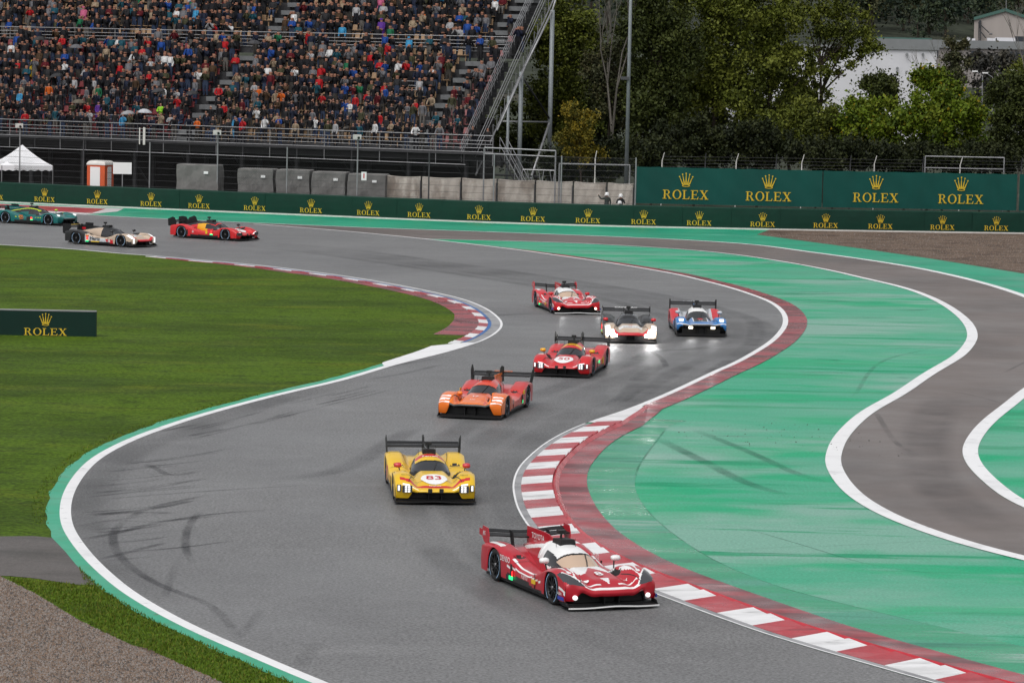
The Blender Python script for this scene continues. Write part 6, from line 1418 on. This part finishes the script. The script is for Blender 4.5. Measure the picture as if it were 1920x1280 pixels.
# bare twiggy tree and twig at the right edge
def bare(x, y0, y1, Y, label, seed, spread=.35, r=.06):
    rng = random.Random(seed); b, t = aty(x, 300, Y), aty(x, y1, Y); root = empty('bare_tree', (b.x, Y, 0), world=True); tag(root, label, 'tree'); q = MB()
    def grow(p, d, l, r, n):
        e = p+d*l; q.tube(p, e, r, r*.7, 5)
        if n:
            for _ in range(rng.choice((2, 3))): nd = (d+Vector((rng.uniform(-spread, spread), rng.uniform(-spread, spread), rng.uniform(-.1, .25)))).normalized(); grow(e, nd, l*rng.uniform(.6, .85), r*.62, n-1)
    hgt = t.z; grow(Vector((b.x, Y, 0)), Vector((.03, 0, 1)).normalized(), hgt*.34, r*2, 5); q.build('branches', mat('pale_bark', (.11, .1, .085), .9, var=.2), root)
bare(1143, 300, 10, 252, 'tall bare twiggy tree rising over the slender one', 3, .3, .09); bare(1908, 150, 25, 250, 'bare thin tree with dark twigs near the gabled warehouse', 5, .35, .05); bare(1757, 150, 90, 320, 'small bare sapling at the corner of the white building', 6, .4, .04)
# far buildings
def px_box(x0, x1, yt, Y, depth, z0=0.0, yaw=0.0):
    a, b = aty(x0, yt, Y), aty(x1, yt, Y); return a, b
m_bw = mat('white_cladding', (.62, .62, .65), .6, var=.05, scale=.4); m_bg = ramp_mat('stained_render', [(.26, .235, .225), ((.17, .15, .145), .35, (1, 1, .12), .52, .72)], rough=(.8, .9)); m_bgr = mat('grey_cornice', (.2, .21, .215), .8, var=.1, scale=.5); m_roofg = mat('green_fascia', (.05, .12, .1), .6); m_win = mat('dark_window', (.03, .035, .045), .2); m_beige = mat('beige_roof', (.5, .45, .38), .8, var=.1)
a, b = aty(1400, 86, 330), aty(1757, 95.5, 330); zt = (a.z+b.z)/2; root = empty('white_building', ((a.x+b.x)/2, 345, 0), world=True); tag(root, 'big plain white flat-roofed hall behind the trees', 'building')
MB().box(((a.x+b.x)/2, 345, zt/2), (b.x-a.x, 30, zt)).build('wall', m_bw, root); MB().box(((a.x+b.x)/2, 345, zt+.15), (b.x-a.x+.4, 30.4, .3)).build('roof_edge', m_bgr, root)
for (px, py) in ((1700, 102), (1730, 102), (1682, 128), (1560, 110)): v = aty(px, py, 330); MB().tube((v.x, 329.9, v.z), (v.x, 329.6, v.z), .12, .12, 8).build('vent', m_bgr, root)
a, b = aty(1640, 79, 430), aty(2000, 84, 430); zt = (a.z+b.z)/2+.2; root = empty('grey_building', ((a.x+b.x)/2, 450, 0), world=True); tag(root, 'long stained grey building with a flat cornice behind the white hall', 'building')
MB().box(((a.x+b.x)/2, 450, zt/2), (b.x-a.x, 40, zt)).build('wall', m_bg, root); MB().box(((a.x+b.x)/2, 450, zt-.35), (b.x-a.x+.6, 40.6, 1.0)).build('cornice', m_bgr, root)
for px in (1724, 1730, 1737, 1744, 1751, 1757): v = aty(px, 90, 429.5); MB().box((v.x, 429.9, v.z-.3), (.35, .3, 1.6)).build('slot_window', m_win, root)
for px in (1832, 1889, 1915): v = aty(px, 108, 429.5); MB().box((v.x, 429.9, v.z), (1.4, .3, 1.6)).build('window', m_win, root)
for px, dy, w, h in ((1815, 80, .5, .45), (1825, 80, .4, .3), (1855, 84, .6, .4), (1864, 84, .6, .4), (1885, 82, 2.6, .5), (1912, 83, 1.2, .7)): v = aty(px, dy, 440); MB().box((v.x, 440, zt+.15+h/2), (w, .5, h)).build('roof_vent', m_bw if w < 1 or w > 2 else m_win, root)
a, b = aty(1600, 74, 470), aty(1757, 76, 470); root = empty('low_shed', ((a.x+b.x)/2, 475, 0), world=True); tag(root, 'low shed with a beige roof and green edge behind the grey building', 'building'); MB().box(((a.x+b.x)/2, 476, a.z/2), (b.x-a.x, 12, a.z)).build('wall', m_beige, root); MB().box(((a.x+b.x)/2+1, 476, a.z+.2), ((b.x-a.x)*.7, 12.3, .35)).build('roof', m_roofg, root)
# gabled warehouse
Yw = 500; l, r, apx = aty(1827, 38, Yw), aty(1990, 38, Yw), aty(1885, 22, Yw); base_z = 2.0; w2 = apx.x-l.x; r = Vector((apx.x+w2*1.6, Yw, l.z-1)); root = empty('warehouse', (l.x, Yw, base_z), world=True); root.rotation_euler = (0, 0, -math.atan2(l.x, Yw)-.02); tag(root, 'beige gabled warehouse with green roof edge and outside stair', 'building')
MB().prism([(l.x, Yw, base_z), (r.x, Yw, base_z), (r.x, Yw, r.z), (apx.x, Yw, apx.z), (l.x, Yw, l.z)], (0, 26, 0)).build('wall', mat('panel_beige', (.36, .32, .3), .8, var=.08, scale=.3, stretch=(1, 1, .1)), root)
for p0, p1 in ((l, apx), (apx, r)):
    p0, p1 = Vector((p0.x, Yw-.3, p0.z)), Vector((p1.x, Yw-.3, p1.z)); d = (p1-p0); p0 = p0-d*.02; MB().prism([p0, p1, p1+Vector((0, 0, .45)), p0+Vector((0, 0, .45))], (0, 27, 0)).build('roof', m_roofg, root)
for (x0, y0, x1, y1, rr) in ((1839, 46, 1856, 62, .09), (1839, 58, 1850, 72, .09), (1837, 41, 1837, 78, .1), (1840, 41, 1840, 78, .1), (1856, 64, 1862, 64, .14)): MB().tube(aty(x0, y0, Yw-.8), aty(x1, y1, Yw-.8), rr, rr, 6).build('stair_rail', m_steel_d, root)
v = aty(1838.5, 46, Yw-.5); MB().box((v.x, Yw-.3, v.z), (.35, .3, 1.1)).build('door', m_win, root); MB().tube(aty(1886, 22, Yw), aty(1886, -8, Yw), .06, .05, 6).build('mast', m_steel, root)
# houses and road on the hillside
for q, (px, py, w, h, Y) in enumerate(((1632, 1, 12, 4, 820), (1610, -4, 8, 4, 830), (1665, 3, 9, 3, 790), (1796, 0, 14, 2.6, 800), (1826, 1, 9, 2.4, 800), (1700, 2, 14, 2.5, 805))):
    v = aty(px, py+6, Y); g = terrain(v.x, Y); root = empty('hill_house', (v.x, Y, g), world=True); tag(root, ('pale house with flat top high on the hillside', 'narrow pale house high on the hillside', 'small grey house at the road on the hillside', 'long white roof high on the hillside above the warehouse', 'short white roof high on the hillside above the warehouse', 'low pale terrace on the hillside above the green slope')[q], 'house')
    MB().box((v.x, Y, (v.z+g)/2), (w, 8, max(1.5, v.z-g))).build('wall', m_bw if q % 2 == 0 else m_bg, root); MB().box((v.x, Y, max(g+1.5, v.z)+.2), (w+.8, 8.8, .5)).build('roof', m_beige if q % 2 else m_bw, root)
# trees on the hillside
rng = random.Random(11); seen_ = {}
for q in range(170):
    px = rng.uniform(1600, 1935) if q % 4 else rng.uniform(1050, 1195); Y = rng.uniform(500, 1000) if q < 90 else rng.uniform(495, 720); X = aty(px, 50, Y).x; g = terrain(X, Y); h = rng.uniform(6, 13); w = h*rng.uniform(.4, .62)
    if 1640 < px < 1720 and 600 < Y < 760: continue
    k = rng.choice(('far', 'far', 'dull')); size_ = 'tall' if h > 10.5 else 'small' if h < 8 else 'middling'; where = 'above the gabled warehouse' if px > 1815 else 'beside the warehouse' if px > 1725 else 'around the green slope' if px > 1600 else 'beyond the bare tree'; up_ = 'high up' if Y > 760 else 'half way up' if Y > 600 else 'low down'
    lab = f"distant {size_} {'dark green' if k == 'far' else 'dull olive'} tree {up_} the hillside {where}"
    tree('hill_tree', (X, Y, g), [((X, Y, g+h*.55), (w, w, h*.45), 1)], 1000, h*.03, k, lab, 'trees: '+lab[8:], .2, 200+q, h*.16, limbs=0, nclump=16)
tree('golden_tree', (aty(1841, 20, 700).x, 700, terrain(aty(1841, 20, 700).x, 700)), [C(1841, 13, 700, 5, 9)], 300, .35, 'ochre', 'small golden tree on the hillside next to the warehouse', None, .15, 301, .8, nclump=8, limbs=0)
# street lamps among the bushes at the far road
for q, (px, py) in enumerate(((1828, 134), (1847, 137), (1897, 131))):
    v = aty(px, py, 310); root = empty('street_lamp', (v.x+.9, 310, 0), world=True); tag(root, 'small street lamp with a white head beyond the bushes', 'street lamp', 'street lamps beyond the bushes'); MB().tube((v.x+.9, 310, 0), (v.x+.7, 310, v.z-.4), .06, .05, 6).build('pole', m_steel, root); MB().tube((v.x+.7, 310, v.z-.4), (v.x+.1, 310, v.z), .04, .04, 6).build('arm', m_steel, root); MB().box((v.x, 310, v.z), (.5, .25, .12)).build('lamp_head', m_wht, root)
